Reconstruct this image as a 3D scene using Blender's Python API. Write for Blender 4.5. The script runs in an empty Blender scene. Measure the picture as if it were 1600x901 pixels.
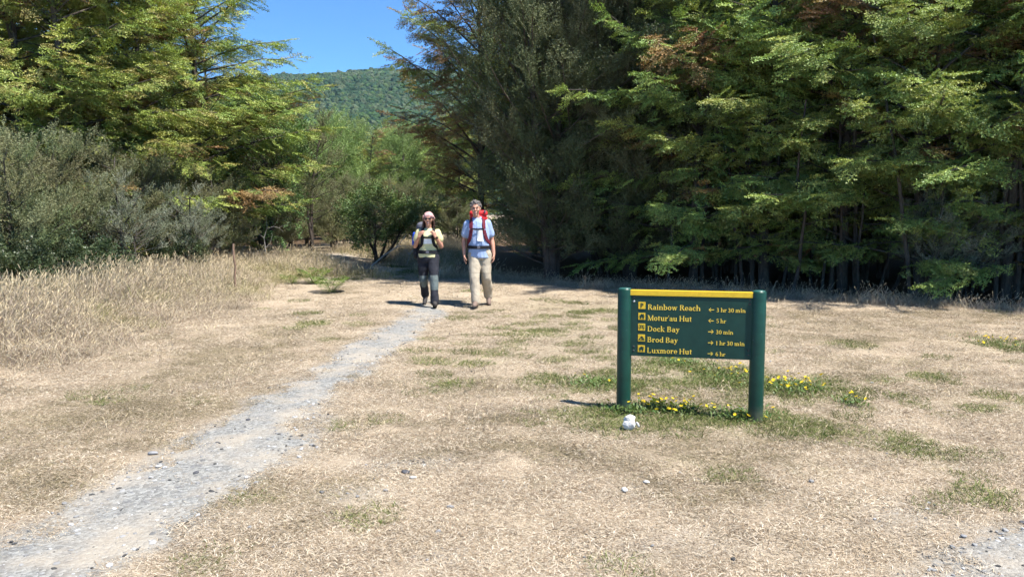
import bpy, bmesh, math, random
import numpy as np
from mathutils import Vector, Matrix, noise as mnoise
from mathutils.bvhtree import BVHTree

R = math.radians
scene = bpy.context.scene
COL = scene.collection

# ------------------------------------------------------------------ camera, sky, sun, exposure
F_PX = 1256.0                       # focal length in pixels of the 1600-wide photograph
PITCH = math.atan((450.5 - 330.0) / F_PX)
CAM_H = 1.6
cd = bpy.data.cameras.new('camera')
cd.sensor_width = 36.0
cd.lens = 36.0 * F_PX / 1600.0
cd.clip_start = 0.05
cd.clip_end = 6000.0
cam = bpy.data.objects.new('camera', cd)
cam.location = (0, 0, CAM_H)
cam.rotation_euler = (math.pi / 2 - PITCH, 0, 0)
COL.objects.link(cam)
scene.camera = cam

SUN_EL = R(62.0)
SUN_AZ = R(31.0)                    # to the right, this much towards the camera
sun_vec = Vector((math.cos(SUN_EL) * math.cos(SUN_AZ), -math.cos(SUN_EL) * math.sin(SUN_AZ), math.sin(SUN_EL)))
world = bpy.data.worlds.new('World')
scene.world = world
world.use_nodes = True
wn = world.node_tree.nodes
sky = wn.new('ShaderNodeTexSky')
sky.sky_type = 'NISHITA'
sky.sun_disc = False
sky.sun_elevation = SUN_EL
sky.sun_rotation = math.atan2(sun_vec.x, sun_vec.y)
sky.altitude = 200.0
sky.air_density = 0.55
sky.dust_density = 0.0
sky.ozone_density = 10.0
tint = wn.new('ShaderNodeMix')                     # the photograph's clear, slightly cyan white balance
tint.data_type = 'RGBA'; tint.blend_type = 'MULTIPLY'; tint.inputs[0].default_value = 1.0
tint.inputs[7].default_value = (0.84, 1.07, 1.04, 1)
world.node_tree.links.new(sky.outputs[0], tint.inputs[6])
world.node_tree.links.new(tint.outputs[2], wn['Background'].inputs[0])
wn['Background'].inputs[1].default_value = 0.13
sd = bpy.data.lights.new('sun', 'SUN')
sd.energy = 5.0
sd.angle = R(0.53)
sd.color = (1.0, 0.955, 0.89)
sun = bpy.data.objects.new('sun', sd)
sun.rotation_euler = sun_vec.to_track_quat('Z', 'Y').to_euler()
sun.location = (20, -12, 40)
COL.objects.link(sun)

scene.view_settings.view_transform = 'Standard'
scene.view_settings.look = 'None'
scene.view_settings.gamma = 1.0
scene.view_settings.use_curve_mapping = False
scene.view_settings.exposure = 1.05
scene.cycles.use_denoising = True
scene.cycles.use_adaptive_sampling = True
scene.cycles.adaptive_threshold = 0.03
scene.cycles.max_bounces = 5
scene.cycles.diffuse_bounces = 1
scene.cycles.transmission_bounces = 4
scene.cycles.glossy_bounces = 2

# ------------------------------------------------------------------ helpers
def tag(o, label=None, cat=None, group=None, kind=None):
    if label: o['label'] = label
    if cat: o['category'] = cat
    if group: o['group'] = group
    if kind: o['kind'] = kind
    return o

def empty(name, loc, rz=0.0, scale=1.0):
    o = bpy.data.objects.new(name, None)
    o.empty_display_size = 0.2
    o.location = loc
    o.rotation_euler = (0, 0, rz)
    o.scale = (scale,) * 3
    COL.objects.link(o)
    return o

def link(name, me, parent=None, mat=None):
    if mat is not None and not me.materials:
        me.materials.append(mat)
    o = bpy.data.objects.new(name, me)
    COL.objects.link(o)
    if parent is not None:
        o.parent = parent
    return o

def np_mesh(name, verts, faces, attrs=None, smooth=False):
    """verts (N,3), faces (M,k) array or list of such arrays"""
    me = bpy.data.meshes.new(name)
    verts = np.asarray(verts, np.float32)
    fl = faces if isinstance(faces, list) else [faces]
    fl = [np.asarray(f, np.int32) for f in fl if len(f)]
    me.vertices.add(len(verts))
    me.vertices.foreach_set('co', verts.ravel())
    if fl:
        loops = np.concatenate([f.ravel() for f in fl])
        tot = np.concatenate([np.full(len(f), f.shape[1], np.int32) for f in fl])
        start = np.concatenate([[0], np.cumsum(tot)[:-1]]).astype(np.int32)
        me.loops.add(len(loops))
        me.loops.foreach_set('vertex_index', loops)
        me.polygons.add(len(tot))
        me.polygons.foreach_set('loop_start', start)
        me.polygons.foreach_set('loop_total', tot)
        me.polygons.foreach_set('use_smooth', np.full(len(tot), smooth, bool))
    for k, v in (attrs or {}).items():
        v = np.asarray(v)
        if v.ndim == 1 and v.dtype.kind in 'iu':
            a = me.attributes.new(k, 'INT', 'POINT'); a.data.foreach_set('value', v.astype(np.int32))
        elif v.ndim == 1:
            a = me.attributes.new(k, 'FLOAT', 'POINT'); a.data.foreach_set('value', v.astype(np.float32))
        elif v.shape[1] == 3 and k in ('rot', 'scl'):
            a = me.attributes.new(k, 'FLOAT_VECTOR', 'POINT'); a.data.foreach_set('vector', v.astype(np.float32).ravel())
        else:
            if v.shape[1] == 3:
                v = np.concatenate([v, np.ones((len(v), 1))], 1)
            a = me.attributes.new(k, 'FLOAT_COLOR', 'POINT'); a.data.foreach_set('color', v.astype(np.float32).ravel())
    me.update(calc_edges=True)
    return me

def _hash(ix, iy, s):
    h = (ix.astype(np.int64) * 374761393 + iy.astype(np.int64) * 668265263 + s * 1274126177) & 0xffffffff
    h = ((h ^ (h >> 13)) * 1274126177) & 0xffffffff
    return ((h ^ (h >> 16)) & 0xffff) / 65535.0

def vnoise(x, y, s=0):
    x = np.asarray(x, float); y = np.asarray(y, float)
    ix = np.floor(x); iy = np.floor(y)
    fx = x - ix; fy = y - iy
    fx = fx * fx * (3 - 2 * fx); fy = fy * fy * (3 - 2 * fy)
    a = _hash(ix, iy, s); b = _hash(ix + 1, iy, s); c = _hash(ix, iy + 1, s); d = _hash(ix + 1, iy + 1, s)
    return (a + (b - a) * fx) * (1 - fy) + (c + (d - c) * fx) * fy

def fbm(x, y, s=0, o=4):
    v = 0; amp = 0.5; t = 0
    for i in range(o):
        v = v + amp * vnoise(x * 2 ** i, y * 2 ** i, s + i * 17); t += amp; amp *= 0.5
    return v / t

def sstep(a, b, x):
    t = np.clip((x - a) / (b - a), 0, 1)
    return t * t * (3 - 2 * t)

def ground_px(px, py):
    """where the ray through a pixel of the photograph meets the level ground"""
    u = (px - 800.0) / F_PX; v = (450.5 - py) / F_PX
    dy = math.cos(PITCH) + v * math.sin(PITCH)
    dz = -math.sin(PITCH) + v * math.cos(PITCH)
    t = -CAM_H / dz
    return (u * t, dy * t)

def col_at(px, d):
    return (px - 800.0) / F_PX * d

# ------------------------------------------------------------------ materials
def new_mat(name):
    m = bpy.data.materials.new(name)
    m.use_nodes = True
    nt = m.node_tree
    return m, nt, nt.nodes['Principled BSDF'], nt.nodes['Material Output']

def N(nt, t, **kw):
    n = nt.nodes.new(t)
    for k, v in kw.items():
        setattr(n, k, v)
    return n

def ramp(nt, src, stops):
    r = nt.nodes.new('ShaderNodeValToRGB')
    e = r.color_ramp.elements
    while len(e) < len(stops):
        e.new(0.5)
    for i, (p, c) in enumerate(stops):
        e[i].position = p
        e[i].color = (c, c, c, 1) if not isinstance(c, (tuple, list)) else (*c[:3], 1)
    nt.links.new(src, r.inputs[0])
    return r.outputs[0]

def mix(nt, fac, a, b, mode='MIX'):
    n = nt.nodes.new('ShaderNodeMix')
    n.data_type = 'RGBA'
    n.blend_type = mode
    for i, v in ((0, fac), (6, a), (7, b)):
        if isinstance(v, bpy.types.NodeSocket):
            nt.links.new(v, n.inputs[i])
        elif i == 0:
            n.inputs[0].default_value = v
        else:
            n.inputs[i].default_value = (*v[:3], 1)
    return n.outputs[2]

def math_n(nt, op, a, b=0.0, clamp=False):
    n = nt.nodes.new('ShaderNodeMath')
    n.operation = op
    n.use_clamp = clamp
    for i, v in enumerate((a, b)):
        if isinstance(v, bpy.types.NodeSocket):
            nt.links.new(v, n.inputs[i])
        else:
            n.inputs[i].default_value = v
    return n.outputs[0]

def attr(nt, name, typ='GEOMETRY'):
    n = nt.nodes.new('ShaderNodeAttribute')
    n.attribute_name = name
    n.attribute_type = typ
    return n

def noise_tex(nt, scale, detail=4, rough=0.55, vec=None, dist=0.0):
    n = nt.nodes.new('ShaderNodeTexNoise')
    n.inputs['Scale'].default_value = scale
    n.inputs['Detail'].default_value = detail
    n.inputs['Roughness'].default_value = rough
    n.inputs['Distortion'].default_value = dist
    if vec is not None:
        nt.links.new(vec, n.inputs['Vector'])
    return n

def world_pos(nt):
    return nt.nodes.new('ShaderNodeNewGeometry').outputs['Position']

def plain(name, color, rough=0.7, var=0.12, scale=30.0, bump=0.0, metal=0.0, spec=0.4, coat=0.0):
    m, nt, b, out = new_mat(name)
    tc = N(nt, 'ShaderNodeTexCoord').outputs['Object']
    n = noise_tex(nt, scale, 5, 0.6, tc)
    lo = tuple(c * (1 - var) for c in color); hi = tuple(min(1, c * (1 + var)) for c in color)
    nt.links.new(ramp(nt, n.outputs[0], [(0.3, lo), (0.7, hi)]), b.inputs['Base Color'])
    b.inputs['Roughness'].default_value = rough
    b.inputs['Metallic'].default_value = metal
    b.inputs['Specular IOR Level'].default_value = spec
    b.inputs['Coat Weight'].default_value = coat
    if bump:
        bp = N(nt, 'ShaderNodeBump')
        bp.inputs['Strength'].default_value = bump
        bp.inputs['Distance'].default_value = 0.01
        nt.links.new(n.outputs[0], bp.inputs['Height'])
        nt.links.new(bp.outputs[0], b.inputs['Normal'])
    return m

def leaf_mat(name, transl=0.35, rough=0.5, spec=0.35, var=0.25, tcol=(1.15, 1.2, 0.55)):
    """leaf colour comes from the 'col' attribute, shifted a little from tree to tree"""
    m, nt, b, out = new_mat(name)
    a = attr(nt, 'col')
    oi = N(nt, 'ShaderNodeObjectInfo')
    hs = N(nt, 'ShaderNodeHueSaturation')
    nt.links.new(a.outputs['Color'], hs.inputs['Color'])
    nt.links.new(math_n(nt, 'ADD', math_n(nt, 'MULTIPLY', oi.outputs['Random'], 0.03), 0.485), hs.inputs['Hue'])
    nt.links.new(math_n(nt, 'ADD', math_n(nt, 'MULTIPLY', oi.outputs['Random'], var), 1 - var / 2), hs.inputs['Value'])
    c = hs.outputs[0]
    nt.links.new(c, b.inputs['Base Color'])
    b.inputs['Roughness'].default_value = rough
    b.inputs['Specular IOR Level'].default_value = spec
    tr = N(nt, 'ShaderNodeBsdfTranslucent')
    nt.links.new(mix(nt, 1.0, c, tcol, 'MULTIPLY'), tr.inputs['Color'])
    ms = N(nt, 'ShaderNodeMixShader')
    ms.inputs[0].default_value = transl
    nt.links.new(b.outputs[0], ms.inputs[1])
    nt.links.new(tr.outputs[0], ms.inputs[2])
    nt.links.new(ms.outputs[0], out.inputs['Surface'])
    return m

def bark_mat(name, lo, hi):
    m, nt, b, out = new_mat(name)
    tc = N(nt, 'ShaderNodeTexCoord').outputs['Object']
    mp = N(nt, 'ShaderNodeMapping')
    mp.inputs['Scale'].default_value = (1, 1, 0.25)
    nt.links.new(tc, mp.inputs[0])
    n = noise_tex(nt, 28, 6, 0.7, mp.outputs[0])
    nt.links.new(ramp(nt, n.outputs[0], [(0.3, lo), (0.72, hi)]), b.inputs['Base Color'])
    b.inputs['Roughness'].default_value = 0.9
    bp = N(nt, 'ShaderNodeBump')
    bp.inputs['Strength'].default_value = 0.7
    bp.inputs['Distance'].default_value = 0.02
    nt.links.new(n.outputs[0], bp.inputs['Height'])
    nt.links.new(bp.outputs[0], b.inputs['Normal'])
    return m

# ------------------------------------------------------------------ scattered stuff: templates and points in one mesh, instanced on itself
def scatter(name, templates, pts, rot, scl, pick, mat, tone=None):
    vs, fs, tid, colr = [], {}, [], []
    off = 0
    for k, (v, f, c) in enumerate(templates):
        vs.append(v); tid.append(np.full(len(v), k)); colr.append(c)
        for ff in (f if isinstance(f, list) else [f]):
            if len(ff):
                fs.setdefault(ff.shape[1], []).append(np.asarray(ff) + off)
        off += len(v)
    n = len(pts)
    vs.append(np.asarray(pts)); tid.append(np.full(n, -1)); colr.append(np.ones((n, 3)))
    r_all = np.zeros((off + n, 3)); r_all[off:] = rot
    s_all = np.ones((off + n, 3)); s_all[off:] = scl
    p_all = np.zeros(off + n, int); p_all[off:] = pick
    t_all = np.zeros(off + n); t_all[off:] = 0 if tone is None else tone
    me = np_mesh(name, np.concatenate(vs), [np.concatenate(x) for x in fs.values()],
                 dict(tid=np.concatenate(tid).astype(int), col=np.concatenate(colr), rot=r_all, scl=s_all, pick=p_all, tone=t_all))
    me.materials.append(mat)
    o = link(name, me)
    ng = bpy.data.node_groups.new(name + '_scatter', 'GeometryNodeTree')
    ng.interface.new_socket('Geometry', in_out='INPUT', socket_type='NodeSocketGeometry')
    ng.interface.new_socket('Geometry', in_out='OUTPUT', socket_type='NodeSocketGeometry')
    nd, lk = ng.nodes, ng.links
    gi, go = nd.new('NodeGroupInput'), nd.new('NodeGroupOutput')
    def named(nm, dt):
        x = nd.new('GeometryNodeInputNamedAttribute'); x.data_type = dt
        x.inputs['Name'].default_value = nm
        return x.outputs['Attribute']
    t = named('tid', 'INT')
    def sep(k):
        c = nd.new('FunctionNodeCompare'); c.data_type = 'INT'; c.operation = 'EQUAL'
        lk.new(t, c.inputs[2]); c.inputs[3].default_value = k
        s = nd.new('GeometryNodeSeparateGeometry'); s.domain = 'POINT'
        lk.new(gi.outputs[0], s.inputs['Geometry']); lk.new(c.outputs[0], s.inputs['Selection'])
        return s.outputs['Selection']
    g2i = nd.new('GeometryNodeGeometryToInstance')
    for k in reversed(range(len(templates))):
        lk.new(sep(k), g2i.inputs[0])
    ip = nd.new('GeometryNodeInstanceOnPoints')
    lk.new(sep(-1), ip.inputs['Points'])
    lk.new(g2i.outputs[0], ip.inputs['Instance'])
    ip.inputs['Pick Instance'].default_value = True
    lk.new(named('pick', 'INT'), ip.inputs['Instance Index'])
    e2r = nd.new('FunctionNodeEulerToRotation')
    lk.new(named('rot', 'FLOAT_VECTOR'), e2r.inputs[0])
    lk.new(e2r.outputs[0], ip.inputs['Rotation'])
    lk.new(named('scl', 'FLOAT_VECTOR'), ip.inputs['Scale'])
    sm = nd.new('GeometryNodeSetMaterial')
    sm.inputs['Material'].default_value = mat
    lk.new(ip.outputs[0], sm.inputs[0])
    lk.new(sm.outputs[0], go.inputs[0])
    md = o.modifiers.new('scatter', 'NODES')
    md.node_group = ng
    return o
# ------------------------------------------------------------------ ground shape and cover masks (all in metres)
rng = np.random.default_rng(7)

PATH = [(930, -60, 290), (880, 55, 225), (820, 165, 235), (760, 270, 220), (700, 365, 190), (640, 446, 150), (600, 503, 118),
        (560, 560, 96), (520, 616, 78), (490, 668, 58), (470, 668, 52), (450, 655, 46), (434, 632, 44), (423, 606, 42), (415, 575, 40), (410, 548, 40), (407, 520, 42)]
PATH_C = np.array([ground_px(cx, py) for py, cx, w in PATH])
PATH_W = np.array([0.5 * w / F_PX * ground_px(cx, py)[1] for py, cx, w in PATH])
PATH_C = np.vstack([[-4.6, 1.6], PATH_C, [-12, 27.5]]); PATH_W = np.concatenate([[0.45], PATH_W, [0.5]])
TRACK_C = np.array([(-0.6, 1.2), (2.12, 3.1), (3.0, 3.75), (6.5, 6.0), (12.0, 8.4), (26.0, 9.5)]); TRACK_W = np.array([0.5, 0.42, 0.42, 0.5, 0.6, 0.6])

def poly_dist(x, y, C, W):
    best = np.full(x.shape, 1e9)
    for (a, b, wa, wb) in zip(C[:-1], C[1:], W[:-1], W[1:]):
        d = b - a
        t = np.clip(((x - a[0]) * d[0] + (y - a[1]) * d[1]) / (d @ d), 0, 1)
        r = np.hypot(x - a[0] - t * d[0], y - a[1] - t * d[1]) / (wa + (wb - wa) * t)
        best = np.minimum(best, r)
    return best

def path_r(x, y):
    wob = 0.8 * (fbm(x * 1.1, y * 1.1, 5) - 0.5) + 0.9 * (fbm(x * 5, y * 5, 9) - 0.5)
    wob = wob + 1.1 * sstep(12.6, 14.6, y) * (1 - sstep(19.5, 22, y)) * (np.abs(x) < 6)      # trodden grass where the walkers are
    return np.minimum(poly_dist(x, y, PATH_C, PATH_W), poly_dist(x, y, TRACK_C, TRACK_W)) + wob

def hz(x, y):
    x = np.asarray(x, float); y = np.asarray(y, float)
    near = 1 - sstep(30, 60, np.hypot(x, y))
    z = 0.09 * (fbm(x * .3 + 3, y * .3, 1) - 0.5) + 0.030 * (fbm(x * 2.2, y * 2.2, 2, 2) - 0.5)
    z = z + 0.16 * sstep(-4.3, -6.2, x) * sstep(3, 9, y) * (1 - sstep(30, 40, y))     # low bank under the tall grass
    return z * near

def hz1(x, y):
    return float(hz(np.array([x]), np.array([y]))[0])

def blobs(x, y, L):
    m = np.zeros(np.shape(x))
    for (px, py, rx, ry, s) in L:
        cx, cy = ground_px(px, py)
        sx = rx / F_PX * cy
        sy = max(0.12, abs(ground_px(px, py - ry)[1] - ground_px(px, py + ry)[1]) / 2)
        m = np.maximum(m, s * np.exp(-(((x - cx) / sx) ** 2 + ((y - cy) / sy) ** 2)))
    return m

GREEN = [(975, 655, 95, 24, 1.0), (1060, 646, 120, 14, 1.0), (1180, 660, 110, 20, .95), (1240, 605, 90, 16, .95), (1110, 590, 120, 26, .8), (930, 600, 70, 14, .9),
         (1060, 570, 60, 14, .8), (880, 520, 90, 40, .32), (900, 480, 130, 14, .32), (1400, 690, 60, 18, .5), (1560, 635, 70, 16, .45), (1480, 720, 50, 14, .4), (1330, 630, 24, 8, .9),
         (1570, 540, 60, 14, .4), (840, 748, 16, 5, .7), (1075, 722, 14, 5, .6), (1128, 736, 18, 5, .7), (1245, 738, 14, 5, .6), (1285, 740, 12, 5, .6), (560, 425, 70, 12, .8), (620, 425, 60, 10, .6),
         (330, 870, 40, 10, .8), (585, 815, 30, 9, .8), (410, 745, 14, 6, .9), (1540, 780, 50, 10, .6), (700, 610, 30, 10, .4), (740, 560, 120, 30, .18), (480, 500, 60, 16, .2), (500, 660, 18, 5, .4)]
BROWN = [(200, 640, 190, 60, .9), (330, 570, 120, 40, .7), (60, 700, 110, 50, .7), (450, 530, 60, 20, .5), (1380, 500, 160, 20, .5), (1250, 780, 50, 14, .3), (1400, 580, 120, 30, .35), (760, 620, 80, 30, .3)]
BARE = [(640, 722, 80, 18, .85), (560, 770, 70, 14, .6), (700, 870, 60, 24, .5), (985, 770, 50, 14, .45), (1060, 840, 120, 30, .5), (880, 870, 120, 26, .4), (1400, 800, 120, 34, .5), (200, 800, 160, 50, .6), (400, 700, 120, 40, .5), (520, 600, 60, 16, .4), (690, 478, 90, 10, .3)]

def green_m(x, y):
    g = blobs(x, y, GREEN) * (0.55 + 0.9 * fbm(x * 3.1, y * 3.1, 21))
    g = g + 0.28 * sstep(0.66, 0.9, fbm(x * 1.7, y * 1.7, 31)) * (1 - sstep(1.0, 1.2, blobs(x, y, BARE)))
    return np.clip(g, 0, 1)

def brown_m(x, y):
    return np.clip(blobs(x, y, BROWN) * (0.5 + fbm(x * 2, y * 2, 41)) + 0.5 * sstep(0.6, 0.75, fbm(x * .9, y * .9, 47)), 0, 1)

def bare_m(x, y):
    return np.clip(blobs(x, y, BARE) * (0.3 + 1.4 * fbm(x * 3.5, y * 3.5, 51)), 0, 1)

# wood edges: right-hand wall of trees and left-hand bank
EDGE_R = np.array([(30.0, 7.0), (14.0, 10.3), (8.4, 12.9), (4.9, 15.3), (1.5, 17.2), (-0.6, 19.5), (-1.4, 24), (-1.4, 40)])
def right_wood(x, y):
    e = np.interp(x, EDGE_R[::-1, 0][2:], EDGE_R[::-1, 1][2:])
    return (y - e) * (x > -1.6)

def left_wood(x, y):
    return (-6.9 - 0.05 * (y - 16)) - x      # >0 inside the left wood

# ------------------------------------------------------------------ ground sheet
def ax(lo, hi, step, far, n):
    core = np.arange(lo, hi, step)
    g = np.geomspace(step, far, n)
    return np.concatenate([lo - np.cumsum(g)[::-1], core, hi + np.cumsum(g)])
gx = ax(-9.0, 9.5, 0.095, 620, 26)
gy = np.concatenate([np.linspace(-40, 1.5, 14)[:-1], np.arange(1.5, 18, 0.095), 18 + np.cumsum(np.geomspace(0.09, 420, 34))])
GX, GY = np.meshgrid(gx, gy)
X, Y = GX.ravel(), GY.ravel()
nxg, nyg = len(gx), len(gy)
idx = np.arange(nxg * nyg).reshape(nyg, nxg)
quads = np.stack([idx[:-1, :-1], idx[:-1, 1:], idx[1:, 1:], idx[1:, :-1]], -1).reshape(-1, 4)
PR = path_r(X, Y)
litter_w = np.maximum(sstep(0.2, 1.6, right_wood(X, Y)), sstep(0.3, 1.6, left_wood(X, Y)) * (Y > 9))  # where brown leaf litter covers the floor of both woods
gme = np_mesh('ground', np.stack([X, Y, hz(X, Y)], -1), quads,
              dict(gravel=np.clip(1 - sstep(0.85, 1.5, PR) + 1.15 * bare_m(X, Y), 0, 1), green=green_m(X, Y), brown=brown_m(X, Y), litter=litter_w), smooth=True)

def gravel_nodes(nt, pos):
    vo = N(nt, 'ShaderNodeTexVoronoi'); vo.inputs['Scale'].default_value = 55; nt.links.new(pos, vo.inputs['Vector'])
    vo2 = N(nt, 'ShaderNodeTexVoronoi'); vo2.inputs['Scale'].default_value = 22; nt.links.new(pos, vo2.inputs['Vector'])
    n1 = noise_tex(nt, 140, 4, 0.7, pos)
    n2 = noise_tex(nt, 2.2, 4, 0.6, pos)
    stone = ramp(nt, vo.outputs['Color'], [(0.0, (.09, .088, .082)), (0.45, (.23, .228, .212)), (1.0, (.45, .445, .41))])
    c = mix(nt, 0.4, stone, ramp(nt, n1.outputs[0], [(0.32, (.09, .088, .082)), (0.68, (.35, .345, .32))]))
    c = mix(nt, ramp(nt, vo2.outputs['Color'], [(0.78, 0.0), (0.9, 0.55)]), c, (.12, .12, .125))
    c = mix(nt, ramp(nt, n2.outputs[0], [(0.42, 0.0), (0.64, 0.7)]), c, (.40, .345, .27))
    h = math_n(nt, 'ADD', math_n(nt, 'MULTIPLY', vo.outputs['Distance'], -0.6), math_n(nt, 'MULTIPLY', n1.outputs[0], 0.5))
    return c, h

def ground_material():
    m, nt, b, out = new_mat('dry_mown_ground')
    pos = world_pos(nt)
    fine = noise_tex(nt, 85, 6, 0.72, pos, 0.6)
    midn = noise_tex(nt, 9, 5, 0.6, pos)
    big = noise_tex(nt, 0.9, 4, 0.55, pos)
    straw = ramp(nt, fine.outputs[0], [(0.32, (0.085, 0.062, 0.042)), (0.47, (0.297, 0.234, 0.162)), (0.60, (0.485, 0.399, 0.287)), (0.75, (0.627, 0.533, 0.402))])
    straw = mix(nt, ramp(nt, midn.outputs[0], [(0.38, 0.0), (0.65, 0.45)]), straw, (0.438, 0.337, 0.241))
    straw = mix(nt, ramp(nt, big.outputs[0], [(0.42, 0.0), (0.7, 0.30)]), straw, (0.509, 0.432, 0.319))
    brownc = ramp(nt, fine.outputs[0], [(0.3, (0.08, 0.061, 0.039)), (0.7, (0.308, 0.248, 0.166))])
    greenc = ramp(nt, fine.outputs[0], [(0.3, (.045, .06, .016)), (0.7, (.20, .22, .08))])
    gn = math_n(nt, 'MULTIPLY', attr(nt, 'green').outputs['Fac'], ramp(nt, noise_tex(nt, 16, 4, .6, pos).outputs[0], [(0.35, 0.25), (0.6, 1.0)]))
    c = mix(nt, attr(nt, 'brown').outputs['Fac'], straw, brownc)
    c = mix(nt, gn, c, greenc)
    gc, gh = gravel_nodes(nt, pos)
    gm = math_n(nt, 'MULTIPLY', attr(nt, 'gravel').outputs['Fac'], ramp(nt, noise_tex(nt, 30, 4, .65, pos).outputs[0], [(0.36, 0.35), (0.56, 1.0)]))
    c = mix(nt, gm, c, gc)
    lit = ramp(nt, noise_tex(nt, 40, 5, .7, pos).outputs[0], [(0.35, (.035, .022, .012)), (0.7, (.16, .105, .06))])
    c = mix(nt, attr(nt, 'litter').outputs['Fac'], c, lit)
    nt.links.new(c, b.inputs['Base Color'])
    b.inputs['Roughness'].default_value = 0.95
    b.inputs['Specular IOR Level'].default_value = 0.15
    bp = N(nt, 'ShaderNodeBump')
    bp.inputs['Strength'].default_value = 0.8
    bp.inputs['Distance'].default_value = 0.012
    nt.links.new(math_n(nt, 'ADD', fine.outputs[0], math_n(nt, 'MULTIPLY', gh, gm)), bp.inputs['Height'])
    nt.links.new(bp.outputs[0], b.inputs['Normal'])
    return m
ground = tag(link('ground', gme, None, ground_material()), kind='structure')

# ------------------------------------------------------------------ gravel path and the corner of a second one: ragged sheets a little above the ground
def gravel_material():
    m, nt, b, out = new_mat('grey_gravel')
    pos = world_pos(nt)
    c, h = gravel_nodes(nt, pos)
    nt.links.new(c, b.inputs['Base Color'])
    b.inputs['Roughness'].default_value = 0.9
    b.inputs['Specular IOR Level'].default_value = 0.25
    bp = N(nt, 'ShaderNodeBump')
    bp.inputs['Strength'].default_value = 0.9
    bp.inputs['Distance'].default_value = 0.012
    nt.links.new(h, bp.inputs['Height'])
    nt.links.new(bp.outputs[0], b.inputs['Normal'])
    return m
M_GRAVEL = gravel_material()

def strip(name, C, W, box, step=0.035):
    x = np.arange(box[0], box[1], step); y = np.arange(box[2], box[3], step)
    A, B = np.meshgrid(x, y)
    w = 0.8 * (fbm(A * 1.1, B * 1.1, 5) - 0.5) + 1.2 * (fbm(A * 5, B * 5, 9) - 0.5)
    r = poly_dist(A, B, C, W) + w + 1.3 * np.maximum(0, fbm(A * 3, B * 3, 61) - 0.5) + 1.1 * sstep(12.6, 14.6, B) * (1 - sstep(19.5, 22, B)) * (name == 'path')
    i = np.arange(A.size).reshape(A.shape)
    q = np.stack([i[:-1, :-1], i[:-1, 1:], i[1:, 1:], i[1:, :-1]], -1).reshape(-1, 4)
    q = q[(r.ravel()[q] < 1.05).all(1)]
    used, inv = np.unique(q, return_inverse=True)
    v = np.stack([A.ravel()[used], B.ravel()[used], hz(A.ravel()[used], B.ravel()[used]) + 0.007 * sstep(1.0, 0.75, r.ravel()[used]) - 0.003 + 0.002 * fbm(A.ravel()[used] * 14, B.ravel()[used] * 14, 71)], -1)
    return tag(link(name, np_mesh(name, v, inv.reshape(-1, 4), smooth=True), None, M_GRAVEL), kind='structure')
strip('path', PATH_C, PATH_W, (-9, 1.0, 1.6, 27.5))
strip('side_path', TRACK_C, TRACK_W, (-0.6, 8.0, 1.3, 8.0))

# ------------------------------------------------------------------ stones: loose gravel as stuff, the larger ones singly
def ico(sub):
    bm = bmesh.new()
    bmesh.ops.create_icosphere(bm, subdivisions=sub, radius=1.0)
    v = np.array([p.co[:] for p in bm.verts]); f = np.array([[q.index for q in t.verts] for t in bm.faces])
    bm.free()
    return v, f
ICO1, ICO1F = ico(1)
ICO2, ICO2F = ico(2)

def stone_geo(seed, sub=1, flat=0.55):
    r = np.random.default_rng(seed)
    v, f = (ICO1, ICO1F) if sub == 1 else (ICO2, ICO2F)
    s = np.array([r.uniform(.8, 1.3), r.uniform(.7, 1.0), flat * r.uniform(.8, 1.2)])
    d = np.array([0.25 * mnoise.noise(Vector(p * 1.3 + seed * 3.1)) + 0.12 * mnoise.noise(Vector(p * 3.1 + seed)) for p in v])
    return v * (1 + d)[:, None] * s, f

def stone_mat(name, lo, hi):
    return plain(name, tuple((a + b) / 2 for a, b in zip(lo, hi)), 0.85, 0.3, 40, 0.5, spec=0.25)
M_STONE = [stone_mat('stone_pale', (.45, .44, .41), (.6, .58, .54)), stone_mat('stone_grey', (.20, .20, .20), (.3, .3, .3)), stone_mat('stone_dark', (.06, .062, .066), (.1, .1, .11))]

def col_mat(name, rough=0.9, spec=0.2, transl=0.0, tone_mul=0.0):
    m, nt, b, out = new_mat(name)
    c = attr(nt, 'col').outputs['Color']
    if tone_mul:
        t = attr(nt, 'tone', 'INSTANCER').outputs['Fac']
        hs = N(nt, 'ShaderNodeHueSaturation')
        nt.links.new(c, hs.inputs['Color'])
        nt.links.new(math_n(nt, 'ADD', math_n(nt, 'MULTIPLY', t, tone_mul), 1 - tone_mul / 2), hs.inputs['Value'])
        c = hs.outputs[0]
    nt.links.new(c, b.inputs['Base Color'])
    b.inputs['Roughness'].default_value = rough
    b.inputs['Specular IOR Level'].default_value = spec
    if transl:
        tr = N(nt, 'ShaderNodeBsdfTranslucent'); nt.links.new(c, tr.inputs['Color'])
        ms = N(nt, 'ShaderNodeMixShader'); ms.inputs[0].default_value = transl
        nt.links.new(b.outputs[0], ms.inputs[1]); nt.links.new(tr.outputs[0], ms.inputs[2]); nt.links.new(ms.outputs[0], out.inputs['Surface'])
    return m

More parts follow.
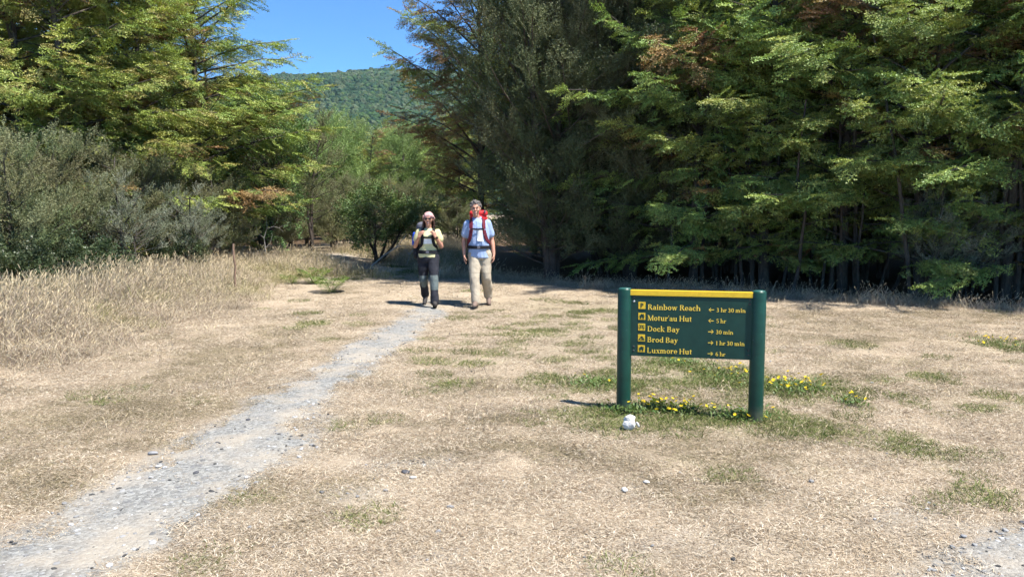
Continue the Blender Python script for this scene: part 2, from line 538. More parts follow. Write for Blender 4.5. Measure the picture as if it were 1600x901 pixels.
n = 26000
px_ = rng.uniform(-5.5, 4.5, n); py_ = 2.8 + rng.random(n) ** 1.5 * 11
keep = (path_r(px_, py_) < 1.0) | ((bare_m(px_, py_) > 0.35) & (rng.random(n) < 0.35)) | (rng.random(n) < 0.015)
px_, py_ = px_[keep], py_[keep]
n = len(px_)
sz = 0.004 + 0.015 * rng.random(n) ** 4
temps = []
for k in range(9):
    v, f = stone_geo(k + 3)
    tone = rng.uniform(.12, .42) if k < 7 else .06
    temps.append((v, f, np.full((len(v), 3), tone) * np.array([1, .985, .95])))
tag(scatter('gravel', temps, np.stack([px_, py_, hz(px_, py_) + 0.004], -1), np.stack([rng.uniform(-.3, .3, n), rng.uniform(-.3, .3, n), rng.uniform(0, 6.28, n)], -1),
            sz[:, None] * np.ones(3), rng.integers(0, 9, n), col_mat('loose_gravel', .85)),
    'loose grey pebbles strewn over the gravel path and bare patches', 'gravel', kind='stuff')

STONES = [(239, 706, 13, 1, 'flat grey stone at the grassy left border of the gravel path'), (306, 736, 9, 2, 'small black stone lying on the gravel path'),
          (388, 656, 8, 2, 'small dark stone where the gravel path narrows'), (248, 727, 10, 0, 'pale flat stone on the gravel path next to a flat grey stone'),
          (634, 736, 13, 2, 'rounded dark grey stone in the bare gravel patch right of the path'), (645, 744, 9, 0, 'small pale stone touching a rounded dark stone in the bare patch'),
          (976, 767, 13, 0, 'small white stone lying on dry grass in front of the signpost'), (1010, 754, 9, 0, 'tiny pale stone behind a small white stone on dry grass'),
          (1597, 822, 9, 2, 'dark stone on the edge of the side path'), (1505, 845, 9, 1, 'grey stone at the ragged grass edge of the side path')]
for k, (sx, sy, w, mi, lab) in enumerate(STONES):
    gx0, gy0 = ground_px(sx, sy)
    v, f = stone_geo(100 + k, 2, 0.45)
    s = 0.5 * w / F_PX * gy0 * 1.1
    o = link('stone', np_mesh('stone', v * s, f, smooth=True), None, M_STONE[mi])
    o.location = (gx0, gy0, hz1(gx0, gy0) + 0.004 + 0.2 * s)
    o.rotation_euler = (0, 0, k * 1.3)
    tag(o, lab, 'stone', 'single stones lying on the ground')

# ------------------------------------------------------------------ grass
def blade_patch(seed, size, nb, lmin, lmax, wid, lean, pal, seg=1):
    """flat pointed blades rooted over a small square; lean is the range of angles above the ground"""
    r = np.random.default_rng(seed)
    p = np.stack([r.uniform(-size / 2, size / 2, nb), r.uniform(-size / 2, size / 2, nb), np.zeros(nb)], -1)
    az = r.uniform(0, 6.283, nb); el = r.uniform(*lean, nb); L = r.uniform(lmin, lmax, nb); w = wid * r.uniform(.7, 1.3, nb)
    d = np.stack([np.cos(az) * np.cos(el), np.sin(az) * np.cos(el), np.sin(el)], -1)
    tw = r.uniform(0, 6.283, nb)
    s = np.stack([np.cos(tw), np.sin(tw), 0.2 * np.sin(3 * tw)], -1)
    s -= (s * d).sum(1)[:, None] * d; s /= np.linalg.norm(s, axis=1)[:, None]
    droop = np.stack([np.cos(az), np.sin(az), -np.ones(nb) * 0.6], -1)
    a, b = p - s * w[:, None] / 2, p + s * w[:, None] / 2
    m = p + d * (L * .6)[:, None]
    ma, mb = m - s * w[:, None] * .4, m + s * w[:, None] * .4
    t = p + d * L[:, None] + droop * (L * .18)[:, None]
    t[:, 2] = np.maximum(t[:, 2], 0.004)
    v = np.stack([a, b, mb, ma, t], 1).reshape(-1, 3)
    o = np.arange(nb)[:, None] * 5
    q = o + np.array([[0, 1, 2, 3]]); tr = o + np.array([[3, 2, 4]])
    pal = np.asarray(pal); c = pal[r.integers(0, len(pal), nb)] * r.uniform(.75, 1.2, (nb, 1))
    return v, [q, tr], np.repeat(c, 5, 0)

DRY = [(0.226, 0.169, 0.111), (0.281, 0.206, 0.135), (0.715, 0.631, 0.503), (0.586, 0.493, 0.363), (0.668, 0.573, 0.44), (0.501, 0.405, 0.285), (0.437, 0.336, 0.227), (0.538, 0.427, 0.313), (0.34, 0.256, 0.17), (0.692, 0.602, 0.475), (0.488, 0.412, 0.293)]
OLIVE = [(0.329, 0.271, 0.171), (0.239, 0.192, 0.115), (0.406, 0.333, 0.223), (0.193, 0.16, 0.092), (0.486, 0.403, 0.284), (0.235, 0.208, 0.114)]
GRN = [(.11, .15, .035), (.15, .19, .055), (.20, .22, .08), (.09, .125, .03), (.30, .29, .13), (.42, .35, .2)]
CLOV = [(.07, .125, .03), (.095, .16, .04), (.13, .19, .055), (.16, .2, .06)]
T = []
for k in range(4): T.append(blade_patch(k, .34, 380, .012, .046, .0030, (.02, .8), DRY))
for k in range(3): T.append(blade_patch(20 + k, .34, 340, .014, .048, .0031, (.05, .9), OLIVE))
for k in range(3): T.append(blade_patch(40 + k, .30, 230, .025, .07, .0038, (.25, 1.3), GRN))

def lawn_points(n, ylo, yhi, pw):
    y = ylo + (yhi - ylo) * rng.random(n) ** pw
    x = rng.uniform(-1, 1, n) * (0.78 * y + 1.6)
    return x, y
xs, ys = [], []
for (n, a, b, pw) in ((5600, 2.6, 7.5, 1.0), (5600, 7, 13, 1.0), (4000, 12, 22, 1.0), (900, 22, 34, 1.0)):
    x, y = lawn_points(n, a, b, pw); xs.append(x); ys.append(y)
x, y = np.concatenate(xs), np.concatenate(ys)
pr = path_r(x, y); ba = bare_m(x, y)
keep = ((pr > 1.25) | (rng.random(len(x)) < 0.06) | ((pr > 0.65) & (rng.random(len(x)) < 0.4))) & (rng.random(len(x)) > ba * 0.95) & (right_wood(x, y) < 0.8) & (left_wood(x, y) < 1.0)
x, y, ba = x[keep], y[keep], ba[keep]
g, br = green_m(x, y), brown_m(x, y)
r0 = rng.random(len(x)); r1 = rng.random(len(x))
pick = np.where(r0 < g * .85, 7 + rng.integers(0, 3, len(x)), np.where(r1 < br * .9, 4 + rng.integers(0, 3, len(x)), rng.integers(0, 4, len(x))))
sc_ = rng.uniform(.7, 1.15, len(x)) * (1 + 0.03 * np.maximum(0, y - 6))
scl = np.stack([sc_, sc_, sc_ * rng.uniform(.5, 1.0, len(x)) * np.where(pick >= 7, 1.0, .8)], -1)
M_GRASS = col_mat('dry_grass_blades', .85, .15, .25, .55)
tag(scatter('mown_grass', T, np.stack([x, y, hz(x, y) - 0.002], -1), np.stack([np.zeros(len(x)), np.zeros(len(x)), rng.uniform(0, 6.28, len(x))], -1), scl, pick, M_GRASS, rng.random(len(x))),
    'short sun-dried grass of the clearing with a few green tufts', 'grass', kind='stuff')

# tall seeding grass
def tall_clump(seed, nb, h0, h1, pal, heads=0.4, spread=.22, wid=.006):
    r = np.random.default_rng(seed)
    V, Q, C = [], [], []
    for k in range(nb):
        a = r.uniform(0, 6.283); p0 = np.array([r.normal(0, spread), r.normal(0, spread), 0.0])
        L = r.uniform(h0, h1); lean = r.uniform(.1, .95)
        stalk = r.random() < heads
        if stalk: lean *= .55; L *= 1.2
        dr = np.array([math.cos(a) + .35, math.sin(a), 0]); s = np.array([-dr[1], dr[0], 0]) / np.hypot(dr[0], dr[1])
        s = s * math.cos(k) + np.array([s[1], -s[0], 0]) * math.sin(k)
        c = np.array(pal[r.integers(len(pal))]) * r.uniform(.8, 1.2)
        w = wid * (0.6 if stalk else r.uniform(.8, 1.3)); base = len(V)
        ts = (0, .35, .7, 1.0)
        for t in ts:
            p = p0 + dr * (lean * L * t ** 2) + np.array([0, 0, L * t * (1 - .25 * lean * t)])
            ww = w * (1 - .75 * t) if not stalk else w * .8
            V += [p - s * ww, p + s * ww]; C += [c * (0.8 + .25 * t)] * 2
        Q += [[base + 2 * i, base + 2 * i + 1, base + 2 * i + 3, base + 2 * i + 2] for i in range(3)]
        if stalk:
            hl = r.uniform(.05, .11); up = np.array([dr[0] * .5, dr[1] * .5, 1.0]); up /= np.linalg.norm(up); p = V[-1]
            hc = np.array((.58, .48, .31)) * r.uniform(.85, 1.15)
            for sv in (s, np.cross(s, up)):
                base = len(V)
                for t, ww in ((0, .002), (.35, .006), (.8, .005), (1, .001)):
                    V += [p + up * hl * t - sv * ww, p + up * hl * t + sv * ww]; C += [hc] * 2
                Q += [[base + 2 * i, base + 2 * i + 1, base + 2 * i + 3, base + 2 * i + 2] for i in range(3)]
    return np.array(V), np.array(Q), np.array(C)
HAY = [(0.423, 0.336, 0.26), (0.362, 0.277, 0.21), (0.587, 0.501, 0.351), (0.505, 0.422, 0.289), (0.652, 0.57, 0.417), (0.444, 0.363, 0.246), (0.384, 0.305, 0.224), (0.535, 0.444, 0.33)]
HAYG = [(.30, .30, .11), (.22, .24, .08), (.45, .39, .2), (.55, .46, .28)]
TT = [tall_clump(k, 50, .22, .62, HAY, .22, .24, .0042) for k in range(5)] + [tall_clump(10 + k, 46, .2, .5, HAYG, .2, .22, .0045) for k in range(2)] + [tall_clump(20 + k, 22, .12, .34, HAY, .3, .16, .004) for k in range(3)]
P = []
n = 9000
x = rng.uniform(-13, -3.6, n); y = rng.uniform(5.0, 27, n)
edge = -4.75 - 0.7 * (fbm(x * .5 + 9, y * .5, 81) - .5) - 0.35 * np.maximum(0, 8.5 - y) + .9 * (fbm(x * 2, y * 2, 85) - .5)
dep = edge - x
keep = (dep > 0) & (left_wood(x, y) < 1.3) & (path_r(x, y) > 1.6 + 1.2 * (y > 17)) & (x > -0.80 * y - 2.5)
x, y, dep = x[keep], y[keep], dep[keep]
hgt = np.clip(.24 + .26 * dep, .24, .74) * (.55 + .9 * fbm(x * .9, y * .9, 95)) * (1 - .3 * sstep(13, 20, y))
gr = (fbm(x * .8, y * .8, 91) > .60) | ((y > 13) & (rng.random(len(x)) < .2))
P.append(np.stack([x, y, hgt * rng.uniform(.75, 1.1, len(x)), np.where(gr, rng.integers(5, 7, len(x)), rng.integers(0, 5, len(x)))], -1))
n = 700                                         # fringe along the right-hand wood, thin tufts over the lawn's far side, and behind the walkers
x = rng.uniform(-1.5, 16, n); rw = rng.uniform(-.55, .7, n); y = np.interp(x, EDGE_R[::-1, 0][2:], EDGE_R[::-1, 1][2:]) + rw
P.append(np.stack([x, y, rng.uniform(.2, .6, n) ** 1.2, np.where(rng.random(n) < .75, rng.integers(7, 10, n), rng.integers(0, 5, n))], -1))
n = 2200
x = rng.uniform(-6.5, -.6, n); y = rng.uniform(19, 44, n)
keep = (path_r(x, y) > 2.6) & (right_wood(x, y) < .5)
x, y = x[keep], y[keep]
P.append(np.stack([x, y, rng.uniform(.35, .8, len(x)), np.where(rng.random(len(x)) < .3, rng.integers(5, 7, len(x)), rng.integers(0, 10, len(x)))], -1))
n = 500
x, y = lawn_points(n, 5.5, 17, .8)
keep = (path_r(x, y) > 1.6) & (right_wood(x, y) < .3) & (bare_m(x, y) < .25) & (x > -5)
x, y = x[keep], y[keep]
P.append(np.stack([x, y, rng.uniform(.15, .35, len(x)), rng.integers(7, 10, len(x))], -1))
P = np.concatenate(P)
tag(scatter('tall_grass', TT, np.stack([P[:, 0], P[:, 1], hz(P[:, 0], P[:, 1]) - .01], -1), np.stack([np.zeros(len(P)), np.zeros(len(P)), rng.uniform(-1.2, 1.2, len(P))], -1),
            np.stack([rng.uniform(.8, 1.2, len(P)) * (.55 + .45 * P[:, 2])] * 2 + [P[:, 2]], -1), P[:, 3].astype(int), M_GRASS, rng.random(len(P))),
    'tall straw-coloured seeding grass on the bank and along the wood edges', 'grass', kind='stuff')

# ------------------------------------------------------------------ forested hill far behind
def hill_z(x, y):
    ridge = 176 + 20 * np.sin((x + 330) / 170.0) + 26 * (fbm(x / 260.0 + 5, y * 0 + 3, 111, 3) - .5) - 0.05 * x
    t = np.clip((y - 330) / (1180 - 330), 0, 1.6)
    prof = np.where(t < 1, t ** 1.15, 1 - .5 * (t - 1) ** 2)
    spur = 1 + .22 * (fbm(x / 150.0, y / 210.0, 121, 4) - .5) * np.sin(np.clip(t, 0, 1) * math.pi)
    return ridge * prof * spur
hx = np.linspace(-1500, 1500, 120); hy = np.linspace(330, 1600, 60)
A, B = np.meshgrid(hx, hy)
i = np.arange(A.size).reshape(A.shape)
q = np.stack([i[:-1, :-1], i[:-1, 1:], i[1:, 1:], i[1:, :-1]], -1).reshape(-1, 4)
hill = link('hill', np_mesh('hill', np.stack([A.ravel(), B.ravel(), hill_z(A, B).ravel() - 1.5], -1), q, smooth=True), None,
            plain('hill_forest_floor', (.035, .05, .028), .95, .3, .05, spec=.1))
tag(hill, kind='structure')
temps = []
for k in range(10):
    d = np.array([.35 * mnoise.noise(Vector(p * 1.6 + k * 5.0)) + .30 * mnoise.noise(Vector(p * 4.0 + k * 2.0)) for p in ICO2])
    v = ICO2 * (1 + d)[:, None] * np.array([1, 1, 1.0 if k < 8 else 1.4]) + np.array([0, 0, .5])
    base = np.array([(.030, .062, .024), (.024, .052, .024), (.042, .078, .026), (.036, .062, .03), (.022, .046, .022), (.055, .085, .03), (.03, .06, .028), (.022, .045, .024), (.045, .066, .03), (.065, .085, .045)][k])
    temps.append((v, ICO2F, base * (0.8 + .5 * (d[:, None] + .3))))
n = 46000
x = rng.uniform(-760, 420, n); y = 360 + 900 * rng.random(n) ** .8
keep = np.abs(x + .12 * y) < .36 * y + 90
x, y = x[keep], y[keep]; n = len(x)
s = rng.uniform(1.7, 4.2, n) * (.75 + .6 * fbm(x / 60, y / 60, 131))
hw = scatter('hillside_forest', temps, np.stack([x, y, hill_z(x, y) - 1.0], -1), np.stack([np.zeros(n), np.zeros(n), rng.uniform(0, 6.28, n)], -1),
             np.stack([s, s, s * rng.uniform(.7, 1.0, n)], -1), rng.integers(0, 10, n), col_mat('hillside_canopy', .9, .1, 0, .5), fbm(x / 90, y / 90, 141) * 1.2 + .3 * rng.random(n))
tag(hw, 'unbroken dark green forest covering the distant hill', 'forest', kind='stuff')
# ------------------------------------------------------------------ trees
def tube(P, rad, ns=7):
    P = np.asarray(P, float); n = len(P)
    t = np.gradient(P, axis=0); t /= np.linalg.norm(t, axis=1)[:, None] + 1e-9
    ref = np.array([0.0, 0, 1]) if abs(t[0][2]) < .9 else np.array([1.0, 0, 0])
    V = []
    for i in range(n):
        u = np.cross(t[i], ref); u /= np.linalg.norm(u) + 1e-9; w = np.cross(t[i], u); ref = -np.cross(t[i], u) * 0 + ref
        a = np.arange(ns) * 2 * math.pi / ns
        V.append(P[i] + rad[i] * (np.cos(a)[:, None] * u + np.sin(a)[:, None] * w))
    V = np.concatenate(V)
    Q = []
    for i in range(n - 1):
        for k in range(ns):
            Q.append([i * ns + k, i * ns + (k + 1) % ns, (i + 1) * ns + (k + 1) % ns, (i + 1) * ns + k])
    return V, np.array(Q)

class Tubes:
    def __init__(self): self.V, self.Q, self.o = [], [], 0
    def add(self, P, rad, ns=7):
        v, q = tube(P, rad, ns)
        self.V.append(v); self.Q.append(q + self.o); self.o += len(v)
    def mesh(self, name):
        return np_mesh(name, np.concatenate(self.V), np.concatenate(self.Q), smooth=True)

def leaf_tris(base, d, s, L, W):
    """one narrow triangle per small leaf"""
    m = base + d * (L * .2)[:, None]
    return np.stack([m + s * (W * .55)[:, None], base + d * L[:, None], m - s * (W * .55)[:, None]], 1)

def leaf_quads(base, d, s, L, W, fold=0.0):
    """diamond leaves from base along d, widened along s"""
    m = base + d * (L * .45)[:, None]
    return np.stack([base, m + s * (W / 2)[:, None], base + d * L[:, None], m - s * (W / 2)[:, None]], 1)

def spray_beech(seed):
    """flat, fan-shaped branchlet along +x, leaf tops facing +z"""
    r = np.random.default_rng(seed)
    B, D, S = [], [], []
    def twig(p, a, L):
        n = max(2, int(L / .034))
        for i in range(n):
            t = (i + .5) / n
            q = p + np.array([math.cos(a), math.sin(a), -.22 * t * L]) * L * t
            for sg in (-1, 1):
                if r.random() < .12: continue
                la = a + sg * r.uniform(.5, 1.1)
                tilt = r.normal(-.1, .5)
                d = np.array([math.cos(la) * math.cos(tilt), math.sin(la) * math.cos(tilt), math.sin(tilt)])
                s = np.array([-math.sin(la), math.cos(la), r.normal(0, .6)])
                B.append(q); D.append(d); S.append(s / np.linalg.norm(s))
    L = .5
    twig(np.zeros(3), 0.0, L)
    for i in range(8):
        t = .1 + .8 * i / 8
        sg = 1 if i % 2 else -1
        twig(np.array([L * t, 0, -.04 * t]), sg * r.uniform(.55, .9), L * (.52 * (1 - t) + .12) * r.uniform(.8, 1.2))
    n = len(B)
    return leaf_tris(np.array(B), np.array(D), np.array(S), r.uniform(.036, .054, n), r.uniform(.023, .034, n))

def spray_kanuka(seed, L=.45):
    """feathery upswept plume of tiny narrow leaves along +x"""
    r = np.random.default_rng(seed)
    B, D, S = [], [], []
    def twig(p, d, L):
        n = max(3, int(L / .030))
        for i in range(n):
            t = (i + .5) / n
            q = p + d * L * t + np.array([0, 0, .10 * L * t * t])
            for k in range(2):
                o = r.normal(0, 1, 3); o -= o @ d * d; o /= np.linalg.norm(o)
                dd = d * r.uniform(.4, 1.0) + o * .8; dd /= np.linalg.norm(dd)
                s = np.cross(dd, r.normal(0, 1, 3)); s /= np.linalg.norm(s)
                B.append(q); D.append(dd); S.append(s)
    twig(np.zeros(3), np.array([1.0, 0, 0]), L)
    for i in range(7):
        t = .1 + .75 * i / 7
        o = r.normal(0, 1, 3); o[0] = 0; o[2] = abs(o[2]) * .6; o /= np.linalg.norm(o)
        d = np.array([.85, 0, 0]) + o * .6; d /= np.linalg.norm(d)
        twig(np.array([L * t, 0, 0]), d, L * (.45 * (1 - t) + .1) * r.uniform(.8, 1.2))
    n = len(B)
    return leaf_tris(np.array(B), np.array(D), np.array(S), r.uniform(.028, .048, n), r.uniform(.011, .017, n))

def spray_broad(seed):
    """loose twig of oval glossy leaves"""
    r = np.random.default_rng(seed)
    n = 26
    t = r.random(n)
    B = np.stack([.34 * t, r.normal(0, .06, n), r.normal(0, .05, n)], -1)
    D = np.stack([r.uniform(-.1, 1, n), r.normal(0, .8, n), r.normal(.1, .45, n)], -1); D /= np.linalg.norm(D, axis=1)[:, None]
    S = np.cross(D, np.stack([r.normal(0, .35, n), r.normal(0, .35, n), np.ones(n)], -1)); S /= np.linalg.norm(S, axis=1)[:, None]
    return leaf_quads(B, D, S, r.uniform(.045, .075, n), r.uniform(.028, .042, n))

SPR = dict(beech=[spray_beech(k) for k in range(6)], kanuka=[spray_kanuka(k) for k in range(6)], broad=[spray_broad(k) for k in range(6)])

class Crown:
    def __init__(self, kind, seed):
        self.kind = kind; self.r = np.random.default_rng(seed); self.items = []
    def put(self, p, d, up, s, c):
        self.items.append((p, d, up, s, c))
    def mesh(self, name):
        n = len(self.items)
        p = np.array([i[0] for i in self.items]); d = np.array([i[1] for i in self.items]); u = np.array([i[2] for i in self.items])
        s = np.array([i[3] for i in self.items]); c = np.array([i[4] for i in self.items])
        d /= np.linalg.norm(d, axis=1)[:, None]
        u = u - (u * d).sum(1)[:, None] * d; u /= np.linalg.norm(u, axis=1)[:, None] + 1e-9
        w = np.cross(u, d)
        M = np.stack([d, w, u], -1) * s[:, None, None]
        k = self.r.integers(0, len(SPR[self.kind]), n)
        V, C = [], []
        for kk in range(len(SPR[self.kind])):
            sel = k == kk
            if not sel.any(): continue
            T = SPR[self.kind][kk].reshape(-1, 3)
            v = np.einsum('nij,vj->nvi', M[sel], T) + p[sel][:, None]
            nv = SPR[self.kind][kk].shape[1]; nl = len(T) // nv
            cc = c[sel][:, None, :] * self.r.uniform(.78, 1.25, (sel.sum(), nl, 1))
            V.append(v.reshape(-1, 3)); C.append(np.repeat(cc.reshape(-1, 3), nv, 0))
        V = np.concatenate(V); C = np.concatenate(C)
        return np_mesh(name, V, np.arange(len(V)).reshape(-1, nv), dict(col=C))

M_LEAF = dict(beech=leaf_mat('beech_leaves', .16, .5, .3), kanuka=leaf_mat('kanuka_leaves', .10, .6, .25), broad=leaf_mat('glossy_leaves', .15, .45, .3))
M_BARK = bark_mat('grey_brown_bark', (.03, .024, .018), (.13, .11, .085))
M_BARKD = bark_mat('dark_bark', (.03, .024, .018), (.12, .09, .07))
M_DEAD = bark_mat('bleached_dead_wood', (.30, .27, .23), (.62, .58, .52))

GREENS = dict(
    lit=[(0.273, 0.325, 0.073), (0.234, 0.297, 0.062), (0.332, 0.371, 0.094), (0.195, 0.269, 0.062), (.300, .270, .085)],
    deep=[(0.216, 0.296, 0.073), (0.173, 0.249, 0.069), (0.274, 0.345, 0.086), (0.316, 0.357, 0.098)],
    rust=[(0.257, 0.142, 0.061), (0.203, 0.115, 0.054), (0.284, 0.182, 0.081), (0.230, 0.176, 0.061)],
    kan=[(0.158, 0.173, 0.075), (0.128, 0.150, 0.063), (0.188, 0.195, 0.098), (0.173, 0.165, 0.083)],
    dull=[(.07, .10, .045), (.085, .115, .05), (.06, .085, .04), (.09, .10, .05)],
    kand=[(.105, .125, .055), (.085, .105, .045), (.13, .145, .07), (.115, .12, .06)],
    kang=[(0.195, 0.273, 0.083), (0.166, 0.234, 0.064), (0.234, 0.303, 0.101)],
    silver=[(0.221, 0.247, 0.163), (0.182, 0.208, 0.130), (0.260, 0.273, 0.195)],
    glossy=[(0.106, 0.180, 0.056), (0.133, 0.200, 0.063), (0.089, 0.141, 0.047), (0.177, 0.218, 0.079), (.15, .17, .06)])

def unit(v):
    v = np.asarray(v, float)
    return v / (np.linalg.norm(v) + 1e-9)

def make_beech(seed, H, Rr, z0, nl, pal, rust=.12, lean=(0, 0), stems=1, dens=1.0, up=.22, rust_side=None, wide=.18):
    r = np.random.default_rng(seed)
    tb = Tubes(); cr = Crown('beech', seed + 500)
    trunks = []
    for k in range(stems):
        b = np.array([0.0, 0, 0]) if k == 0 else np.array([r.normal(0, .28), r.normal(0, .28), 0])
        hh = H * (1 if k == 0 else r.uniform(.6, .85))
        ts = np.linspace(0, 1, 9)
        ww = r.normal(0, .12, (9, 2)).cumsum(0) * .5; ww[0] = 0
        P = np.stack([b[0] + lean[0] * ts + ww[:, 0] * ts * 2, b[1] + lean[1] * ts + ww[:, 1] * ts * 2, hh * ts * .96 - .15 * (ts == 0)], -1)
        tb.add(P, (.0105 * hh * (1 - ts * .92) + .012) * (1 if k == 0 else .6), 8)
        trunks.append((P, hh))
    for i in range(nl):
        P, hh = trunks[0] if r.random() < .8 or stems == 1 else trunks[r.integers(1, stems)]
        f = ((i + r.random()) / nl) ** .92
        z = z0 + (hh * .97 - z0) * f
        b = np.array([np.interp(z, P[:, 2], P[:, 0]), np.interp(z, P[:, 2], P[:, 1]), z])
        a = i * 2.39996 + r.normal(0, .35)
        prof = (1 - f ** 1.7) ** .8 * ((.72 if wide < .2 else .52) + (.28 if wide < .2 else .48) * min(1, f / wide)) + .08
        L = Rr * prof * r.choice([r.uniform(.42, .75), r.uniform(.9, 1.3)], p=[.42, .58])
        el = up + .55 * f + r.normal(0, .12)
        hd = np.array([math.cos(a), math.sin(a), 0])
        npt = 7
        ts = np.linspace(0, 1, npt)
        Q = np.array([b + hd * (L * t * math.cos(el)) + np.array([0, 0, L * (math.sin(el) * t - .16 * t * t)]) for t in ts])
        Q += r.normal(0, .03, Q.shape) * ts[:, None]
        tb.add(Q, (.006 * L + .012) * (1 - .8 * ts) + .002, 5)
        col_l = GREENS['rust'] if r.random() < rust else pal
        if rust_side is not None and hd @ np.array([rust_side[0], rust_side[1], 0]) > .1 and r.random() < .6: col_l = GREENS['rust']
        nb = max(5, int(L * 8.5 * dens))
        for j in range(nb):
            t = .22 + .78 * (j + r.random()) / nb
            p = np.array([np.interp(t, ts, Q[:, m]) for m in range(3)])
            sg = 1 if j % 2 else -1
            ba = a + sg * r.uniform(.35, 1.05) * (1 - .5 * t)
            bl = (.30 * L * (1.1 - t) + .22) * r.uniform(.7, 1.2)
            bd = np.array([math.cos(ba), math.sin(ba), -.02 + .35 * (el - .2) + r.normal(0, .14)])
            k = max(1, int(bl / .26))
            for m in range(k):
                q = p + bd * bl * (m / k) + r.normal(0, .03, 3)
                c = np.array(col_l[r.integers(len(col_l))]) if r.random() < .85 else np.array(pal[r.integers(len(pal))])
                dd = unit(bd + np.array([r.normal(0, .3), r.normal(0, .3), r.normal(-.22, .22)]))
                cr.put(q, dd, np.array([hd[0] * .45 + r.normal(0, .4), hd[1] * .45 + r.normal(0, .4), 1.0]), r.uniform(.6, 1.1), c * r.uniform(.75, 1.25))
        for sgn in (0,):
            c = np.array(col_l[r.integers(len(col_l))])
            cr.put(Q[-1], unit(Q[-1] - Q[-2]), np.array([0, 0, 1.0]), r.uniform(.9, 1.2), c)
    return tb.mesh('trunk'), cr.mesh('crown')

def make_kanuka(seed, H, Rr, z0, nl, pal, dens=1.0, stems=2, size=1.0, open_=0.0, top=False):
    """upswept limbs ending in soft plumes"""
    r = np.random.default_rng(seed)
    tb = Tubes(); cr = Crown('kanuka', seed + 700)
    trunks = []
    for k in range(stems):
        a = r.uniform(0, 6.28)
        sp = Rr * .28 * (k > 0)
        ts = np.linspace(0, 1, 8)
        ww = r.normal(0, .1, (8, 2)).cumsum(0); ww[0] = 0
        P = np.stack([math.cos(a) * (.05 * k + sp * ts) + ww[:, 0] * ts, math.sin(a) * (.05 * k + sp * ts) + ww[:, 1] * ts, H * (.95 - .12 * k) * ts - .12 * (ts == 0)], -1)
        tb.add(P, (.013 * H * (1 - .9 * ts) + .01) * (1 - .2 * k), 7)
        trunks.append(P)
    for i in range(nl):
        P = trunks[i % stems]
        f = ((i + r.random()) / nl)
        z = z0 + (P[-1, 2] - z0) * f
        b = np.array([np.interp(z, P[:, 2], P[:, 0]), np.interp(z, P[:, 2], P[:, 1]), z])
        a = i * 2.39996 + r.normal(0, .3)
        prof = (1 - f ** 2.2) ** .7 * (.8 + .2 * min(1, f / .2)) + .1
        if top: prof = (.58 + .62 * min(1, f / .62)) * (1 if f < .7 else max(.15, 1 - ((f - .7) / .3) ** 1.6))
        L = Rr * prof * r.uniform(.65, 1.2)
        el = r.uniform(.25, .8) + .4 * f
        hd = np.array([math.cos(a), math.sin(a), 0])
        ts = np.linspace(0, 1, 6)
        Q = np.array([b + hd * (L * t * math.cos(el * .7)) + np.array([0, 0, L * math.sin(el) * t * (.55 + .3 * t)]) for t in ts]) + r.normal(0, .03, (6, 3)) * ts[:, None]
        tb.add(Q, (.006 * L + .008) * (1 - .8 * ts) + .002, 5)
        nb = max(4, int(L * 10 * dens))
        base = np.array(pal[r.integers(len(pal))])
        for j in range(nb):
            t = .25 + .75 * (j + r.random()) / nb
            if r.random() < open_: continue
            p = np.array([np.interp(t, ts, Q[:, m]) for m in range(3)])
            o = r.normal(0, 1, 3); o[2] = abs(o[2]) * .5
            off = unit(o) * (.28 * L * (1.05 - t) + .10) * r.uniform(.4, 1.2)
            d = unit(unit(Q[-1] - Q[0]) + unit(off) * .9 + np.array([0, 0, .35]))
            for m in range(2):
                q = p + off * (m + .4) / 1.6
                cr.put(q, unit(d + r.normal(0, .22, 3)), np.array([r.normal(0, .3), r.normal(0, .3), 1.0]), r.uniform(.75, 1.25) * size, base * r.uniform(.8, 1.2))
        cr.put(Q[-1], unit(Q[-1] - Q[-2] + np.array([0, 0, .1])), np.array([0, 0, 1.0]), 1.2 * size, base)
    return tb.mesh('trunk'), cr.mesh('crown')

